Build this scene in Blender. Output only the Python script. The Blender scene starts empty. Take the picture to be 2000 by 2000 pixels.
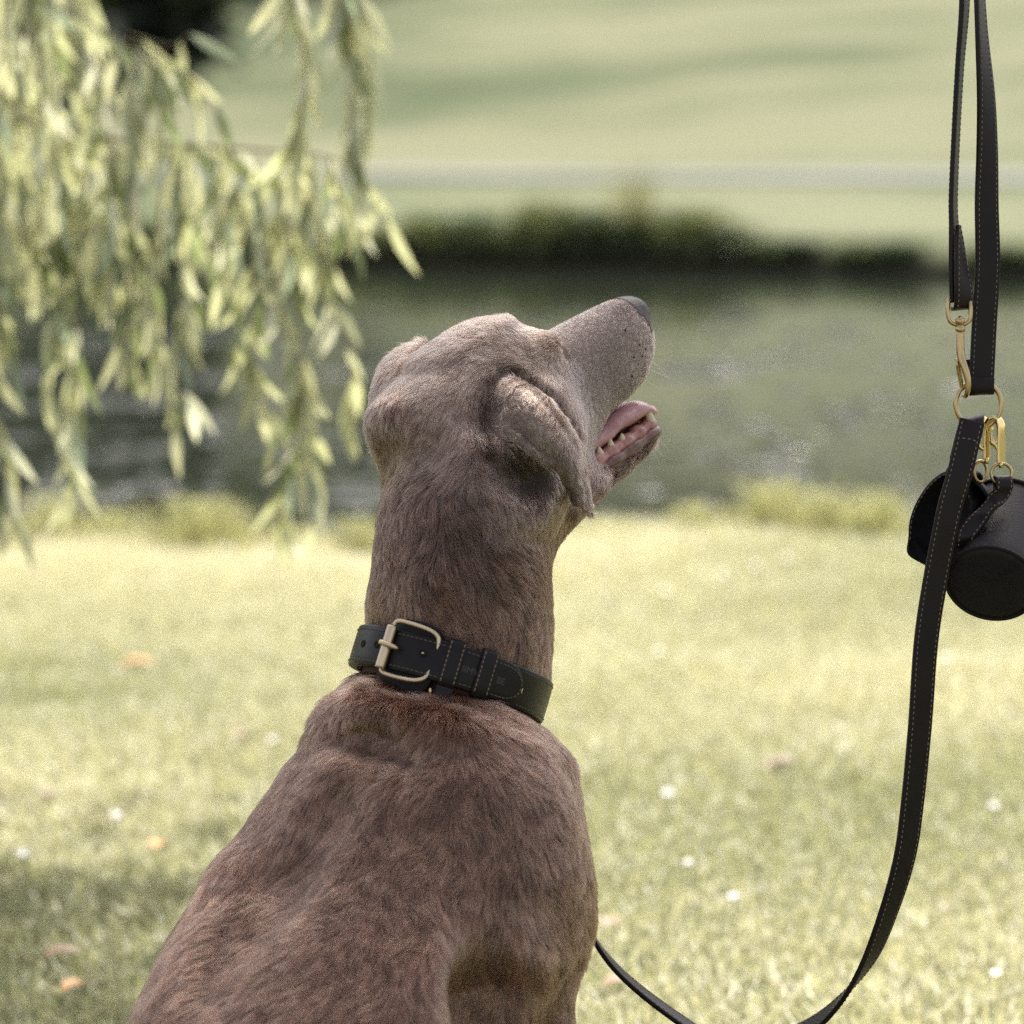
import bpy, math, random
import numpy as np
from mathutils import Vector, Matrix

SC = bpy.context.scene
COL = SC.collection
rad = math.radians

# ------------------------------------------------------------------ camera
CAM_H, PITCH, DIST, FRAME = 0.90, rad(7.0), 2.40, 0.7514
TAN = FRAME / 2 / DIST
cam_data = bpy.data.cameras.new('camera')
cam_data.sensor_width = 36.0
cam_data.lens = 18.0 / TAN
cam_data.clip_start, cam_data.clip_end = 0.05, 3000.0
cam_data.dof.use_dof = True
cam_data.dof.focus_distance = DIST + 0.015
cam_data.dof.aperture_fstop = cam_data.lens / 24.5
cam_data.dof.aperture_blades = 9
cam = bpy.data.objects.new('camera', cam_data)
cam.location = (0, 0, CAM_H)
cam.rotation_euler = (math.pi / 2 - PITCH, 0, 0)
COL.objects.link(cam)
SC.camera = cam

# ------------------------------------------------------------------ sky, sun, exposure
SUN_EL, SUN_AZ = rad(57.0), rad(10.0)      # azimuth from +Y (beyond the pond) towards +X
world = bpy.data.worlds.new('World')
SC.world = world
world.use_nodes = True
wn = world.node_tree.nodes
sky = wn.new('ShaderNodeTexSky')
sky.sky_type = 'NISHITA'
sky.sun_disc = False
sky.sun_elevation = SUN_EL
sky.sun_rotation = SUN_AZ
sky.air_density, sky.dust_density, sky.ozone_density = 1.0, 3.0, 1.0
wn['Background'].inputs['Strength'].default_value = 0.15
hazy = wn.new('ShaderNodeMixRGB')            # thin white cloud veil: the sky's blue is mostly washed out
hazy.inputs['Fac'].default_value = 0.62
bw = wn.new('ShaderNodeRGBToBW')
world.node_tree.links.new(sky.outputs['Color'], bw.inputs['Color'])
warm = wn.new('ShaderNodeMixRGB')
warm.blend_type = 'MULTIPLY'
warm.inputs['Fac'].default_value = 1.0
warm.inputs['Color2'].default_value = (1.06, 0.99, 0.93, 1)
world.node_tree.links.new(bw.outputs['Val'], warm.inputs['Color1'])
world.node_tree.links.new(sky.outputs['Color'], hazy.inputs['Color1'])
world.node_tree.links.new(warm.outputs['Color'], hazy.inputs['Color2'])
world.node_tree.links.new(hazy.outputs['Color'], wn['Background'].inputs['Color'])
sun_data = bpy.data.lights.new('sun', 'SUN')
sun_data.energy = 4.5
sun_data.angle = rad(0.6)
sun_data.color = (1.0, 0.95, 0.86)
sun = bpy.data.objects.new('sun', sun_data)
sd = Vector((math.cos(SUN_EL) * math.sin(SUN_AZ), math.cos(SUN_EL) * math.cos(SUN_AZ), math.sin(SUN_EL)))
sun.rotation_euler = sd.to_track_quat('Z', 'Y').to_euler()
COL.objects.link(sun)
SC.view_settings.view_transform = 'Standard'
SC.view_settings.look = 'None'
SC.view_settings.exposure = 1.22
SC.view_settings.gamma = 1.0
SC.view_settings.use_curve_mapping = False
SC.cycles.use_denoising = False
SC.cycles.use_adaptive_sampling = False
SC.cycles.max_bounces = 10
SC.cycles.transparent_max_bounces = 12
SC.cycles.sample_clamp_indirect = 3.0
SC.cycles.sample_clamp_direct = 1.5
SC.cycles.caustics_reflective = False
SC.cycles.caustics_refractive = False

# ------------------------------------------------------------------ helpers
RNG = np.random.default_rng(7)
F_AX = np.array((0.0, math.cos(PITCH), -math.sin(PITCH)))
U_AX = np.array((0.0, math.sin(PITCH), math.cos(PITCH)))
R_AX = np.array((1.0, 0.0, 0.0))
CAMP = np.array((0.0, 0.0, CAM_H))
S = FRAME / 2000.0                       # metres per photo pixel at the dog


def W(tx, ty, d=0.0):
    """World point seen at photo pixel (tx, ty), d metres beyond the dog's neck."""
    return CAMP + (DIST + d) * (F_AX + (tx - 1000) / 1000 * TAN * R_AX + (1000 - ty) / 1000 * TAN * U_AX)


def VW(x, u, f):
    return x * R_AX + u * U_AX + f * F_AX


def smooth(e0, e1, x):
    t = np.clip((x - e0) / (e1 - e0), 0, 1)
    return t * t * (3 - 2 * t)


_NT = np.random.default_rng(3).random((64, 64, 64)).astype(np.float32)


def vnoise(p, scale, off=0.0):
    """Trilinear value noise in 0..1 for an (n,3) array."""
    q = np.asarray(p, dtype=np.float64) * scale + off + 1000.0
    i = np.floor(q).astype(np.int64)
    f = q - i
    f = f * f * (3 - 2 * f)
    i &= 63
    j = (i + 1) & 63
    X, Y, Z = i[:, 0], i[:, 1], i[:, 2]
    A, B, C = j[:, 0], j[:, 1], j[:, 2]
    fx, fy, fz = f[:, 0], f[:, 1], f[:, 2]
    c00 = _NT[X, Y, Z] * (1 - fx) + _NT[A, Y, Z] * fx
    c10 = _NT[X, B, Z] * (1 - fx) + _NT[A, B, Z] * fx
    c01 = _NT[X, Y, C] * (1 - fx) + _NT[A, Y, C] * fx
    c11 = _NT[X, B, C] * (1 - fx) + _NT[A, B, C] * fx
    return (c00 * (1 - fy) + c10 * fy) * (1 - fz) + (c01 * (1 - fy) + c11 * fy) * fz


def props(o, label=None, cat=None, group=None, kind=None):
    if label: o['label'] = label
    if cat: o['category'] = cat
    if group: o['group'] = group
    if kind: o['kind'] = kind
    return o


def mesh_np(name, verts, faces, mat=None, smooth_shade=True):
    """Mesh data from numpy arrays; faces is (n,3) or (n,4)."""
    me = bpy.data.meshes.new(name)
    verts = np.ascontiguousarray(verts, dtype=np.float32)
    faces = np.ascontiguousarray(faces, dtype=np.int32)
    k = faces.shape[1]
    me.vertices.add(len(verts))
    me.vertices.foreach_set('co', verts.ravel())
    me.loops.add(faces.size)
    me.loops.foreach_set('vertex_index', faces.ravel())
    me.polygons.add(len(faces))
    me.polygons.foreach_set('loop_start', np.arange(0, faces.size, k, dtype=np.int32))
    me.polygons.foreach_set('loop_total', np.full(len(faces), k, dtype=np.int32))
    me.polygons.foreach_set('use_smooth', np.full(len(faces), smooth_shade, dtype=bool))
    me.update(calc_edges=True)
    if mat: me.materials.append(mat)
    return me


def put(name, me, parent=None, origin=None):
    """Link mesh data as an object. Its vertices are world coordinates; origin moves the pivot there."""
    o = bpy.data.objects.new(name, me)
    if origin is not None:
        org = Vector(origin)
        me.transform(Matrix.Translation(-org))
        o.location = org
    COL.objects.link(o)
    if parent is not None:
        o.parent = parent
        o.matrix_parent_inverse = Matrix.Translation(-Vector(parent.location))
    return o


def empty(name, loc, **kw):
    o = bpy.data.objects.new(name, None)
    o.location = tuple(loc)
    o.empty_display_size = 0.05
    COL.objects.link(o)
    return props(o, **kw)


class MB:
    """Collects pieces of geometry (world coordinates) for ONE mesh object."""
    def __init__(self):
        self.v, self.f, self.n = [], [], 0

    def add(self, verts, faces):
        self.v.extend([tuple(map(float, p)) for p in verts])
        self.f.extend([tuple(int(i) + self.n for i in f) for f in faces])
        self.n += len(verts)
        return self

    def grid(self, P, close_u=False, close_v=False):
        """P: (m,n,3) points -> quads."""
        P = np.asarray(P, float)
        m, n = P.shape[:2]
        F = []
        for i in range(m if close_u else m - 1):
            for j in range(n if close_v else n - 1):
                a, b = i * n + j, i * n + (j + 1) % n
                c, d = ((i + 1) % m) * n + (j + 1) % n, ((i + 1) % m) * n + j
                F.append((a, b, c, d))
        return self.add(P.reshape(-1, 3), F)

    def tube(self, path, r, seg=10, closed=False, caps=True, flat=None):
        """Round tube (or flattened: r=(a,b) with normal hint flat) along a path."""
        path = np.asarray(path, float)
        n = len(path)
        rr = np.broadcast_to(np.asarray(r, float), (n,)) if np.ndim(r) <= 1 else r
        if closed:
            T = np.roll(path, -1, 0) - np.roll(path, 1, 0)
        else:
            T = np.gradient(path, axis=0)
        T /= np.linalg.norm(T, axis=1)[:, None] + 1e-12
        N = np.zeros_like(T)
        ref = np.array((0.3, 0.5, 0.81)) if flat is None else np.asarray(flat, float)
        prev = ref - T[0] * (ref @ T[0])
        for i in range(n):
            prev = prev - T[i] * (prev @ T[i])
            prev /= np.linalg.norm(prev) + 1e-12
            N[i] = prev
        Bn = np.cross(T, N)
        ang = np.linspace(0, 2 * math.pi, seg, endpoint=False)
        ring = path[:, None, :] + rr[:, None, None] * (np.cos(ang)[None, :, None] * N[:, None, :] + np.sin(ang)[None, :, None] * Bn[:, None, :])
        base = self.n
        self.grid(ring, close_u=closed, close_v=True)
        if caps and not closed:
            self.f.append(tuple(base + k for k in range(seg))[::-1])
            self.f.append(tuple(base + (n - 1) * seg + k for k in range(seg)))
        return self

    def box(self, c, ax, ay, az):
        c, ax, ay, az = [np.asarray(q, float) for q in (c, ax, ay, az)]
        v = [c + i * ax + j * ay + k * az for k in (-1, 1) for j in (-1, 1) for i in (-1, 1)]
        return self.add(v, [(0, 2, 3, 1), (4, 5, 7, 6), (0, 1, 5, 4), (2, 6, 7, 3), (0, 4, 6, 2), (1, 3, 7, 5)])

    def ellipsoid(self, c, ax, ay, az, nu=12, nv=8):
        c, ax, ay, az = [np.asarray(q, float) for q in (c, ax, ay, az)]
        P = []
        for i in range(nv + 1):
            t = math.pi * i / nv
            P.append([c + az * math.cos(t) + math.sin(t) * (ax * math.cos(a) + ay * math.sin(a)) for a in np.linspace(0, 2 * math.pi, nu, endpoint=False)])
        return self.grid(np.array(P), close_v=True)

    def mesh(self, name, mat=None, sm=True):
        me = bpy.data.meshes.new(name)
        me.from_pydata(self.v, [], self.f)
        me.polygons.foreach_set('use_smooth', [sm] * len(me.polygons))
        if mat: me.materials.append(mat)
        me.validate()
        return me

    def put(self, name, mat=None, parent=None, sm=True, bevel=0.0, seg=2):
        o = put(name, self.mesh(name, mat, sm), parent)
        if bevel:
            m = o.modifiers.new('bevel', 'BEVEL')
            m.width, m.segments, m.limit_method = bevel, seg, 'ANGLE'
            m.harden_normals = False
        return o


def spline(pts, n, closed=False):
    """Catmull-Rom through pts, n samples (roughly even in parameter)."""
    P = np.asarray(pts, float)
    k = len(P)
    out = []
    m = k if closed else k - 1
    for t in np.linspace(0, m, n, endpoint=not closed):
        i = min(int(t), m - 1)
        u = t - i
        if closed:
            a, b, c, d = P[(i - 1) % k], P[i % k], P[(i + 1) % k], P[(i + 2) % k]
        else:
            b, c = P[i], P[i + 1]
            a = P[i - 1] if i > 0 else 2 * b - c
            d = P[i + 2] if i + 2 < k else 2 * c - b
        out.append(0.5 * ((2 * b) + (c - a) * u + (2 * a - 5 * b + 4 * c - d) * u * u + (3 * b - a - 3 * c + d) * u ** 3))
    return np.array(out)


def resample(path, step):
    path = np.asarray(path, float)
    L = np.concatenate(([0], np.cumsum(np.linalg.norm(np.diff(path, axis=0), axis=1))))
    n = max(2, int(round(L[-1] / step)) + 1)
    s = np.linspace(0, L[-1], n)
    return np.stack([np.interp(s, L, path[:, k]) for k in range(3)], 1)


class NT:
    """Small node-tree builder."""
    def __init__(self, name):
        self.mat = bpy.data.materials.new(name)
        self.mat.use_nodes = True
        self.t = self.mat.node_tree
        self.b = self.t.nodes['Principled BSDF']
        self.out = self.t.nodes['Material Output']

    def n(self, typ, **kw):
        nd = self.t.nodes.new(typ)
        for k, v in kw.items():
            if k in nd.inputs: nd.inputs[k].default_value = v
            else: setattr(nd, k, v)
        return nd

    def l(self, a, b):
        self.t.links.new(a, b)

    def bs(self, **kw):
        for k, v in kw.items():
            self.b.inputs[k.replace('_', ' ')].default_value = v
        return self

    def noise(self, scale, detail=4.0, rough=0.55, vec=None, stretch=None):
        nd = self.n('ShaderNodeTexNoise', Scale=scale, Detail=detail, Roughness=rough)
        if stretch is not None:
            tc = self.n('ShaderNodeTexCoord')
            mp = self.n('ShaderNodeMapping')
            mp.inputs['Scale'].default_value = stretch
            self.l(tc.outputs['Object'], mp.inputs['Vector'])
            self.l(mp.outputs['Vector'], nd.inputs['Vector'])
        elif vec is not None:
            self.l(vec, nd.inputs['Vector'])
        else:
            tc = self.n('ShaderNodeTexCoord')
            self.l(tc.outputs['Object'], nd.inputs['Vector'])
        return nd

    def ramp(self, fac, stops):
        r = self.n('ShaderNodeValToRGB')
        e = r.color_ramp.elements
        while len(e) < len(stops): e.new(0.5)
        for el, (p, c) in zip(e, stops):
            el.position = p
            el.color = (*c, 1) if len(c) == 3 else c
        self.l(fac, r.inputs['Fac'])
        return r

    def bump(self, height, strength=0.3, dist=0.001):
        b = self.n('ShaderNodeBump', Strength=strength, Distance=dist)
        self.l(height, b.inputs['Height'])
        self.l(b.outputs['Normal'], self.b.inputs['Normal'])
        return b
# ------------------------------------------------------------------ the setting: lawn, pond, field, path, woods
WATER_Z = -0.14


def near_edge(x):
    return 6.98 + 0.10 * np.sin(x * 1.9 + 0.6) + 0.09 * np.sin(x * 5.3) + 0.05 * np.sin(x * 13.1 + 1) + 0.02 * np.maximum(np.abs(x) - 2, 0)


def far_edge(x):
    return 21.9 - 0.40 * np.clip(x, -9, 9) + 0.12 * np.sin(x * 1.3) + 0.06 * np.sin(x * 4.1 + 1)


def ground_z(x, y):
    x, y = np.asarray(x, float), np.asarray(y, float)
    e, fe = near_edge(x), far_edge(x)
    flat = 0.012 * np.sin(x * 1.7 + y * 0.9) + 0.010 * np.sin(x * 0.8 - y * 1.6 + 2)
    z = flat * smooth(3.0, 5.5, np.abs(y - 0.0) + 0.6 * np.abs(x))
    down = smooth(0, 0.30, y - e) * (0.62) + 0.04 * smooth(-0.5, 0, y - e)
    up = smooth(-0.30, 0.05, y - fe)
    t = np.maximum(y - fe, 0)
    hill = 0.02 + 0.07 * smooth(0, 0.5, t) + 0.004 * t + 0.00 * t
    s1 = np.maximum(t - 14, 0)
    hill = hill + np.where(s1 < 6, 0.16 * s1 * s1 / 12, 0.16 * (s1 - 3)) * (s1 > 0)
    hill = np.minimum(hill, 9.6 + 0.002 * t)
    und = 0.25 * np.sin(x * 0.11 + y * 0.07) + 0.2 * np.sin(x * 0.05 - y * 0.13 + 1.0)
    hill = hill + und * smooth(16, 40, t)
    side = smooth(44, 50, np.abs(x))
    basin = z - down
    out = np.where(y < e + 0.3, basin, -0.66)
    out = np.maximum(out, -0.66)
    out = np.where(y > fe - 0.30, -0.66 * (1 - up) + hill * up, out)
    return out * (1 - side) + np.maximum(out, 0.02) * side


def ground_hit(tx, ty):
    """Ground point seen at a photo pixel of the near lawn."""
    d = F_AX + (tx - 1000) / 1000 * TAN * R_AX + (1000 - ty) / 1000 * TAN * U_AX
    p = CAMP + d * (CAM_H / -d[2])
    for _ in range(5):
        p = CAMP + d * ((CAM_H - float(ground_z(p[0], p[1]))) / -d[2])
    return p


def axis(*spans):
    out = []
    for a, b, s in spans:
        out.append(np.arange(a, b, s))
    return np.concatenate(out + [np.array([spans[-1][1]])])


xs = axis((-600, -60, 30), (-60, -12, 2.0), (-12, -3, 0.5), (-3, 3, 0.10), (3, 12, 0.5), (12, 60, 2.0), (60, 600, 30))
ys = axis((-80, 0, 4), (0, 5, 0.25), (5, 6.4, 0.1), (6.4, 7.9, 0.05), (7.9, 17, 1.0), (17, 27, 0.10), (27, 60, 0.8), (60, 240, 3), (240, 1500, 50))
GX, GY = np.meshgrid(xs, ys, indexing='ij')
GV = np.stack((GX, GY, ground_z(GX, GY)), -1).reshape(-1, 3)
nx_, ny_ = GX.shape
ii, jj = np.meshgrid(np.arange(nx_ - 1), np.arange(ny_ - 1), indexing='ij')
b0 = (ii * ny_ + jj).ravel()
GF = np.stack((b0, b0 + ny_, b0 + ny_ + 1, b0 + 1), 1)

m = NT('lawn')
tc = m.n('ShaderNodeTexCoord')
big = m.noise(0.55, 3, 0.6, stretch=(0.35, 1.0, 1.0))  # dry and lush streaks, also standing in for dappled shade
fine = m.noise(9.0, 6, 0.7)
huge = m.noise(0.16, 2, 0.5, stretch=(0.45, 1.0, 1.0))  # broad bands: tree shade on the far field put into the grass colour
hm = m.n('ShaderNodeMapRange'); hm.inputs['From Min'].default_value = 0.35; hm.inputs['From Max'].default_value = 0.62
hm.inputs['To Min'].default_value = -0.22; hm.inputs['To Max'].default_value = 0.14
m.l(huge.outputs['Fac'], hm.inputs['Value'])
add = m.n('ShaderNodeMath', operation='ADD'); m.l(big.outputs['Fac'], add.inputs[0]); m.l(hm.outputs[0], add.inputs[1])
mixv = m.n('ShaderNodeMath', operation='MULTIPLY_ADD')
m.l(fine.outputs['Fac'], mixv.inputs[0]); mixv.inputs[1].default_value = 0.45
m.l(add.outputs[0], mixv.inputs[2])
rp = m.ramp(mixv.outputs[0], [(0.45, (0.042, 0.060, 0.026)), (0.62, (0.084, 0.100, 0.050)), (0.80, (0.145, 0.150, 0.088))])
geo = m.n('ShaderNodeNewGeometry')
sep = m.n('ShaderNodeSeparateXYZ'); m.l(geo.outputs['Position'], sep.inputs[0])
soil = m.n('ShaderNodeMapRange'); soil.inputs['From Min'].default_value = -0.02; soil.inputs['From Max'].default_value = -0.09
m.l(sep.outputs['Z'], soil.inputs['Value'])
mx = m.n('ShaderNodeMixRGB'); m.l(soil.outputs[0], mx.inputs['Fac']); m.l(rp.outputs['Color'], mx.inputs['Color1']); mx.inputs['Color2'].default_value = (0.030, 0.026, 0.016, 1)
m.l(mx.outputs['Color'], m.b.inputs['Base Color'])
m.bs(Roughness=0.95)
m.b.inputs['Specular IOR Level'].default_value = 0.15
m.bump(fine.outputs['Fac'], 0.6, 0.04)
put('ground', props(mesh_np('ground', GV, GF, m.mat), None)).__setitem__('kind', 'structure')

# pond
m = NT('pond_water')
m.bs(Base_Color=(0.012, 0.016, 0.010, 1), Roughness=0.10, IOR=1.333)
w1 = m.noise(1.0, 1.2, 0.5, stretch=(4.5, 9.0, 1.0))
w2 = m.noise(1.0, 2, 0.5, stretch=(3.0, 1.5, 1.0))
msk = m.ramp(w2.outputs['Fac'], [(0.56, (0.010, 0.010, 0.010)), (0.60, (1, 1, 1))])
gp = m.n('ShaderNodeNewGeometry'); sp_ = m.n('ShaderNodeSeparateXYZ'); m.l(gp.outputs['Position'], sp_.inputs[0])
lee = m.n('ShaderNodeMapRange')            # the water lies calm in the lee of the far bank
lee.inputs['From Min'].default_value = 18.0; lee.inputs['From Max'].default_value = 13.5; lee.inputs['To Min'].default_value = 0.02
m.l(sp_.outputs['Y'], lee.inputs['Value'])
w3 = m.noise(1.0, 1, 0.5, stretch=(9.0, 4.0, 1.0))
msk3 = m.ramp(w3.outputs['Fac'], [(0.575, (0, 0, 0)), (0.63, (1, 1, 1))])
nearb = m.n('ShaderNodeMapRange'); nearb.inputs['From Min'].default_value = 11.5; nearb.inputs['From Max'].default_value = 8.5
m.l(sp_.outputs['Y'], nearb.inputs['Value'])
m3 = m.n('ShaderNodeMath', operation='MULTIPLY'); m.l(msk3.outputs['Color'], m3.inputs[0]); m.l(nearb.outputs[0], m3.inputs[1])
mm_ = m.n('ShaderNodeMath', operation='MAXIMUM'); m.l(msk.outputs['Color'], mm_.inputs[0]); m.l(m3.outputs[0], mm_.inputs[1])
ml = m.n('ShaderNodeMath', operation='MULTIPLY'); m.l(mm_.outputs[0], ml.inputs[0]); m.l(lee.outputs[0], ml.inputs[1])
hh = m.n('ShaderNodeMath', operation='MULTIPLY'); m.l(w1.outputs['Fac'], hh.inputs[0]); m.l(ml.outputs[0], hh.inputs[1])
WATER_BUMP = m.bump(hh.outputs[0], 1.0, 0.085)
M_WATER = m.mat
wx = axis((-50, 50.1, 5.0)); wy = np.linspace(6.6, 26.0, 40)
WX, WY = np.meshgrid(wx, wy, indexing='ij')
ii, jj = np.meshgrid(np.arange(len(wx) - 1), np.arange(len(wy) - 1), indexing='ij')
b0 = (ii * len(wy) + jj).ravel()
put('pond_water', mesh_np('pond_water', np.stack((WX, WY, np.full_like(WX, WATER_Z)), -1).reshape(-1, 3), np.stack((b0, b0 + len(wy), b0 + len(wy) + 1, b0 + 1), 1), M_WATER))['kind'] = 'structure'

# gravel path across the far field
m = NT('path_gravel')
nz = m.noise(3.0, 5, 0.6)
rp = m.ramp(nz.outputs['Fac'], [(0.3, (0.105, 0.108, 0.102)), (0.7, (0.145, 0.148, 0.145))])
m.l(rp.outputs['Color'], m.b.inputs['Base Color']); m.bs(Roughness=0.9)
px_ = np.linspace(-60, 60, 121)
py_ = 36.8 - 0.36 * np.clip(px_, -12, 12) + 0.3 * np.sin(px_ * 0.12)
rows = []
for o_ in np.linspace(-0.8, 0.8, 8):
    rows.append(np.stack((px_, py_ + o_, ground_z(px_, py_ + o_) + 0.03), 1))
mb = MB(); mb.grid(np.array(rows).transpose(1, 0, 2))
mb.put('path', m.mat)['kind'] = 'structure'

# ------------------------------------------------------------------ foliage materials
def leafy(name, attr, trans=0.5, gloss=0.06, rough=0.45):
    m = NT(name)
    at = m.n('ShaderNodeAttribute', attribute_name=attr)
    dif = m.n('ShaderNodeBsdfDiffuse'); tr = m.n('ShaderNodeBsdfTranslucent'); gl = m.n('ShaderNodeBsdfGlossy', Roughness=rough)
    m.l(at.outputs['Color'], dif.inputs['Color'])
    sat = m.n('ShaderNodeMixRGB', blend_type='MULTIPLY'); sat.inputs['Fac'].default_value = 1.0
    m.l(at.outputs['Color'], sat.inputs['Color1']); sat.inputs['Color2'].default_value = (1.03, 1.05, 0.87, 1)
    m.l(sat.outputs['Color'], tr.inputs['Color'])
    a = m.n('ShaderNodeMixShader', Fac=trans); m.l(dif.outputs[0], a.inputs[1]); m.l(tr.outputs[0], a.inputs[2])
    b = m.n('ShaderNodeMixShader', Fac=gloss); m.l(a.outputs[0], b.inputs[1]); m.l(gl.outputs[0], b.inputs[2])
    m.l(b.outputs[0], m.out.inputs['Surface'])
    return m.mat


M_GRASS = leafy('grass_blades', 'tint', 0.46, 0.04)
M_LEAF = leafy('plant_leaves', 'tint', 0.52, 0.07)


def colour_mesh(me, col):
    ca = me.color_attributes.new('tint', 'FLOAT_COLOR', 'POINT')
    ca.data.foreach_set('color', np.concatenate((col, np.ones((len(col), 1))), 1).astype(np.float32).ravel())


def blades(base, h, w, az, lean, col, seed=1):
    """Arrays -> verts, tris, colours of bent grass blades (3 triangles each)."""
    n = len(base)
    side = np.stack((-np.sin(az), np.cos(az), np.zeros(n)), 1)
    fwd = np.stack((np.cos(az), np.sin(az), np.zeros(n)), 1)
    up = np.array((0, 0, 1.0))
    v = np.zeros((n, 5, 3))
    v[:, 0] = base - side * (w / 2)[:, None]
    v[:, 1] = base + side * (w / 2)[:, None]
    midp = base + up * (h * 0.55)[:, None] + fwd * (h * lean * 0.28)[:, None]
    v[:, 2] = midp - side * (w * 0.42)[:, None]
    v[:, 3] = midp + side * (w * 0.42)[:, None]
    v[:, 4] = base + up * (h * (1 - 0.25 * lean))[:, None] + fwd * (h * lean)[:, None]
    t = np.array(((0, 1, 3), (0, 3, 2), (2, 3, 4)))
    F = (np.arange(n)[:, None, None] * 5 + t[None]).reshape(-1, 3)
    c = np.repeat(col, 5, 0)
    return v.reshape(-1, 3), F, c


# short lawn on this side of the pond
rg = np.random.default_rng(5)
NB = 430000
yy = np.sqrt(rg.uniform(1.6 ** 2, 7.15 ** 2, NB))
xx = rg.uniform(-1, 1, NB) * (0.30 * yy + 0.75)
ok = yy < near_edge(xx) + 0.05
xx, yy = xx[ok], yy[ok]
n = len(xx)
P0 = np.stack((xx, yy, ground_z(xx, yy) - 0.004), 1)
patch = vnoise(P0, 2.3, 4.0) * 0.6 + vnoise(P0, 7.0, 8.0) * 0.4
edge = smooth(-0.55, 0.0, yy - near_edge(xx))
h = (0.020 + 0.030 * patch * rg.uniform(0.5, 1.5, n)) + edge * rg.uniform(0.0, 0.055, n) * smooth(0.42, 0.75, vnoise(P0, 4.5, 30.0))
wd = rg.uniform(0.0022, 0.0042, n)
lush, dry = np.array((0.37, 0.37, 0.21)), np.array((0.66, 0.615, 0.43))
k = np.clip((vnoise(P0, 1.2, 15.0) - 0.25) * 1.3 + rg.normal(0, 0.22, n), 0, 1)[:, None]
col = (lush * (1 - k) + dry * k) * rg.uniform(0.88, 1.12, n)[:, None]
gv, gf_, gc = blades(P0, h, wd, rg.uniform(0, 6.283, n), rg.uniform(0.15, 1.1, n), col)
me = mesh_np('grass', gv, gf_, M_GRASS, False)
colour_mesh(me, gc)
put('grass', me)['kind'] = 'stuff'


def plant(name, base, size, n, seed, tones, label, cat='plant', group=None, tall=0.5, spread=0.5, leafw=0.012, upright=0.7):
    """A clump: upright blades and leaves rising from one foot."""
    rg = np.random.default_rng(seed)
    base = np.array(base, float)
    a, rr = rg.uniform(0, 6.283, n), np.sqrt(rg.random(n)) * size * spread
    foot = base + np.stack((np.cos(a) * rr, np.sin(a) * rr * 0.7, np.zeros(n)), 1)
    fall = 1 - 0.55 * (rr / (size * spread)) ** 2
    hh = tall * fall * rg.uniform(0.45, 1.15, n)
    col = np.array(tones[0]) + (np.array(tones[1]) - np.array(tones[0])) * rg.random((n, 1)) ** 1.3
    v, f, c = blades(foot, hh, leafw * rg.uniform(0.6, 1.4, n), a + rg.normal(0, 0.9, n), rg.uniform(0.1, 1.0, n) * (1.2 - upright), col)
    # leaves through the volume
    k = n
    p = base + rg.normal(0, 1, (k, 3)) * (size * spread * 0.45, size * spread * 0.35, 0) + np.stack((np.zeros(k), np.zeros(k), rg.random(k) ** 0.8 * tall * 0.8), 1)
    az = rg.uniform(0, 6.283, k)
    v2, f2, c2 = blades(p, leafw * 2.6 * rg.uniform(0.6, 1.3, k), leafw * 1.3 * rg.uniform(0.6, 1.3, k), az, rg.uniform(0.6, 2.2, k), np.array(tones[0]) + (np.array(tones[1]) - np.array(tones[0])) * rg.random((k, 1)))
    me = mesh_np(name, np.concatenate((v, v2)), np.concatenate((f, f2 + len(v))), M_LEAF, False)
    colour_mesh(me, np.concatenate((c, c2)))
    o = put(name, me, None, base)
    return props(o, label=label, cat=cat, group=group)


def far_x(tx, y):
    return (tx - 1000) / 1000 * TAN * y / math.cos(PITCH) * 1.0


DARK = ((0.036, 0.056, 0.020), (0.14, 0.17, 0.06))
MID = ((0.05, 0.074, 0.026), (0.27, 0.29, 0.11))
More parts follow.
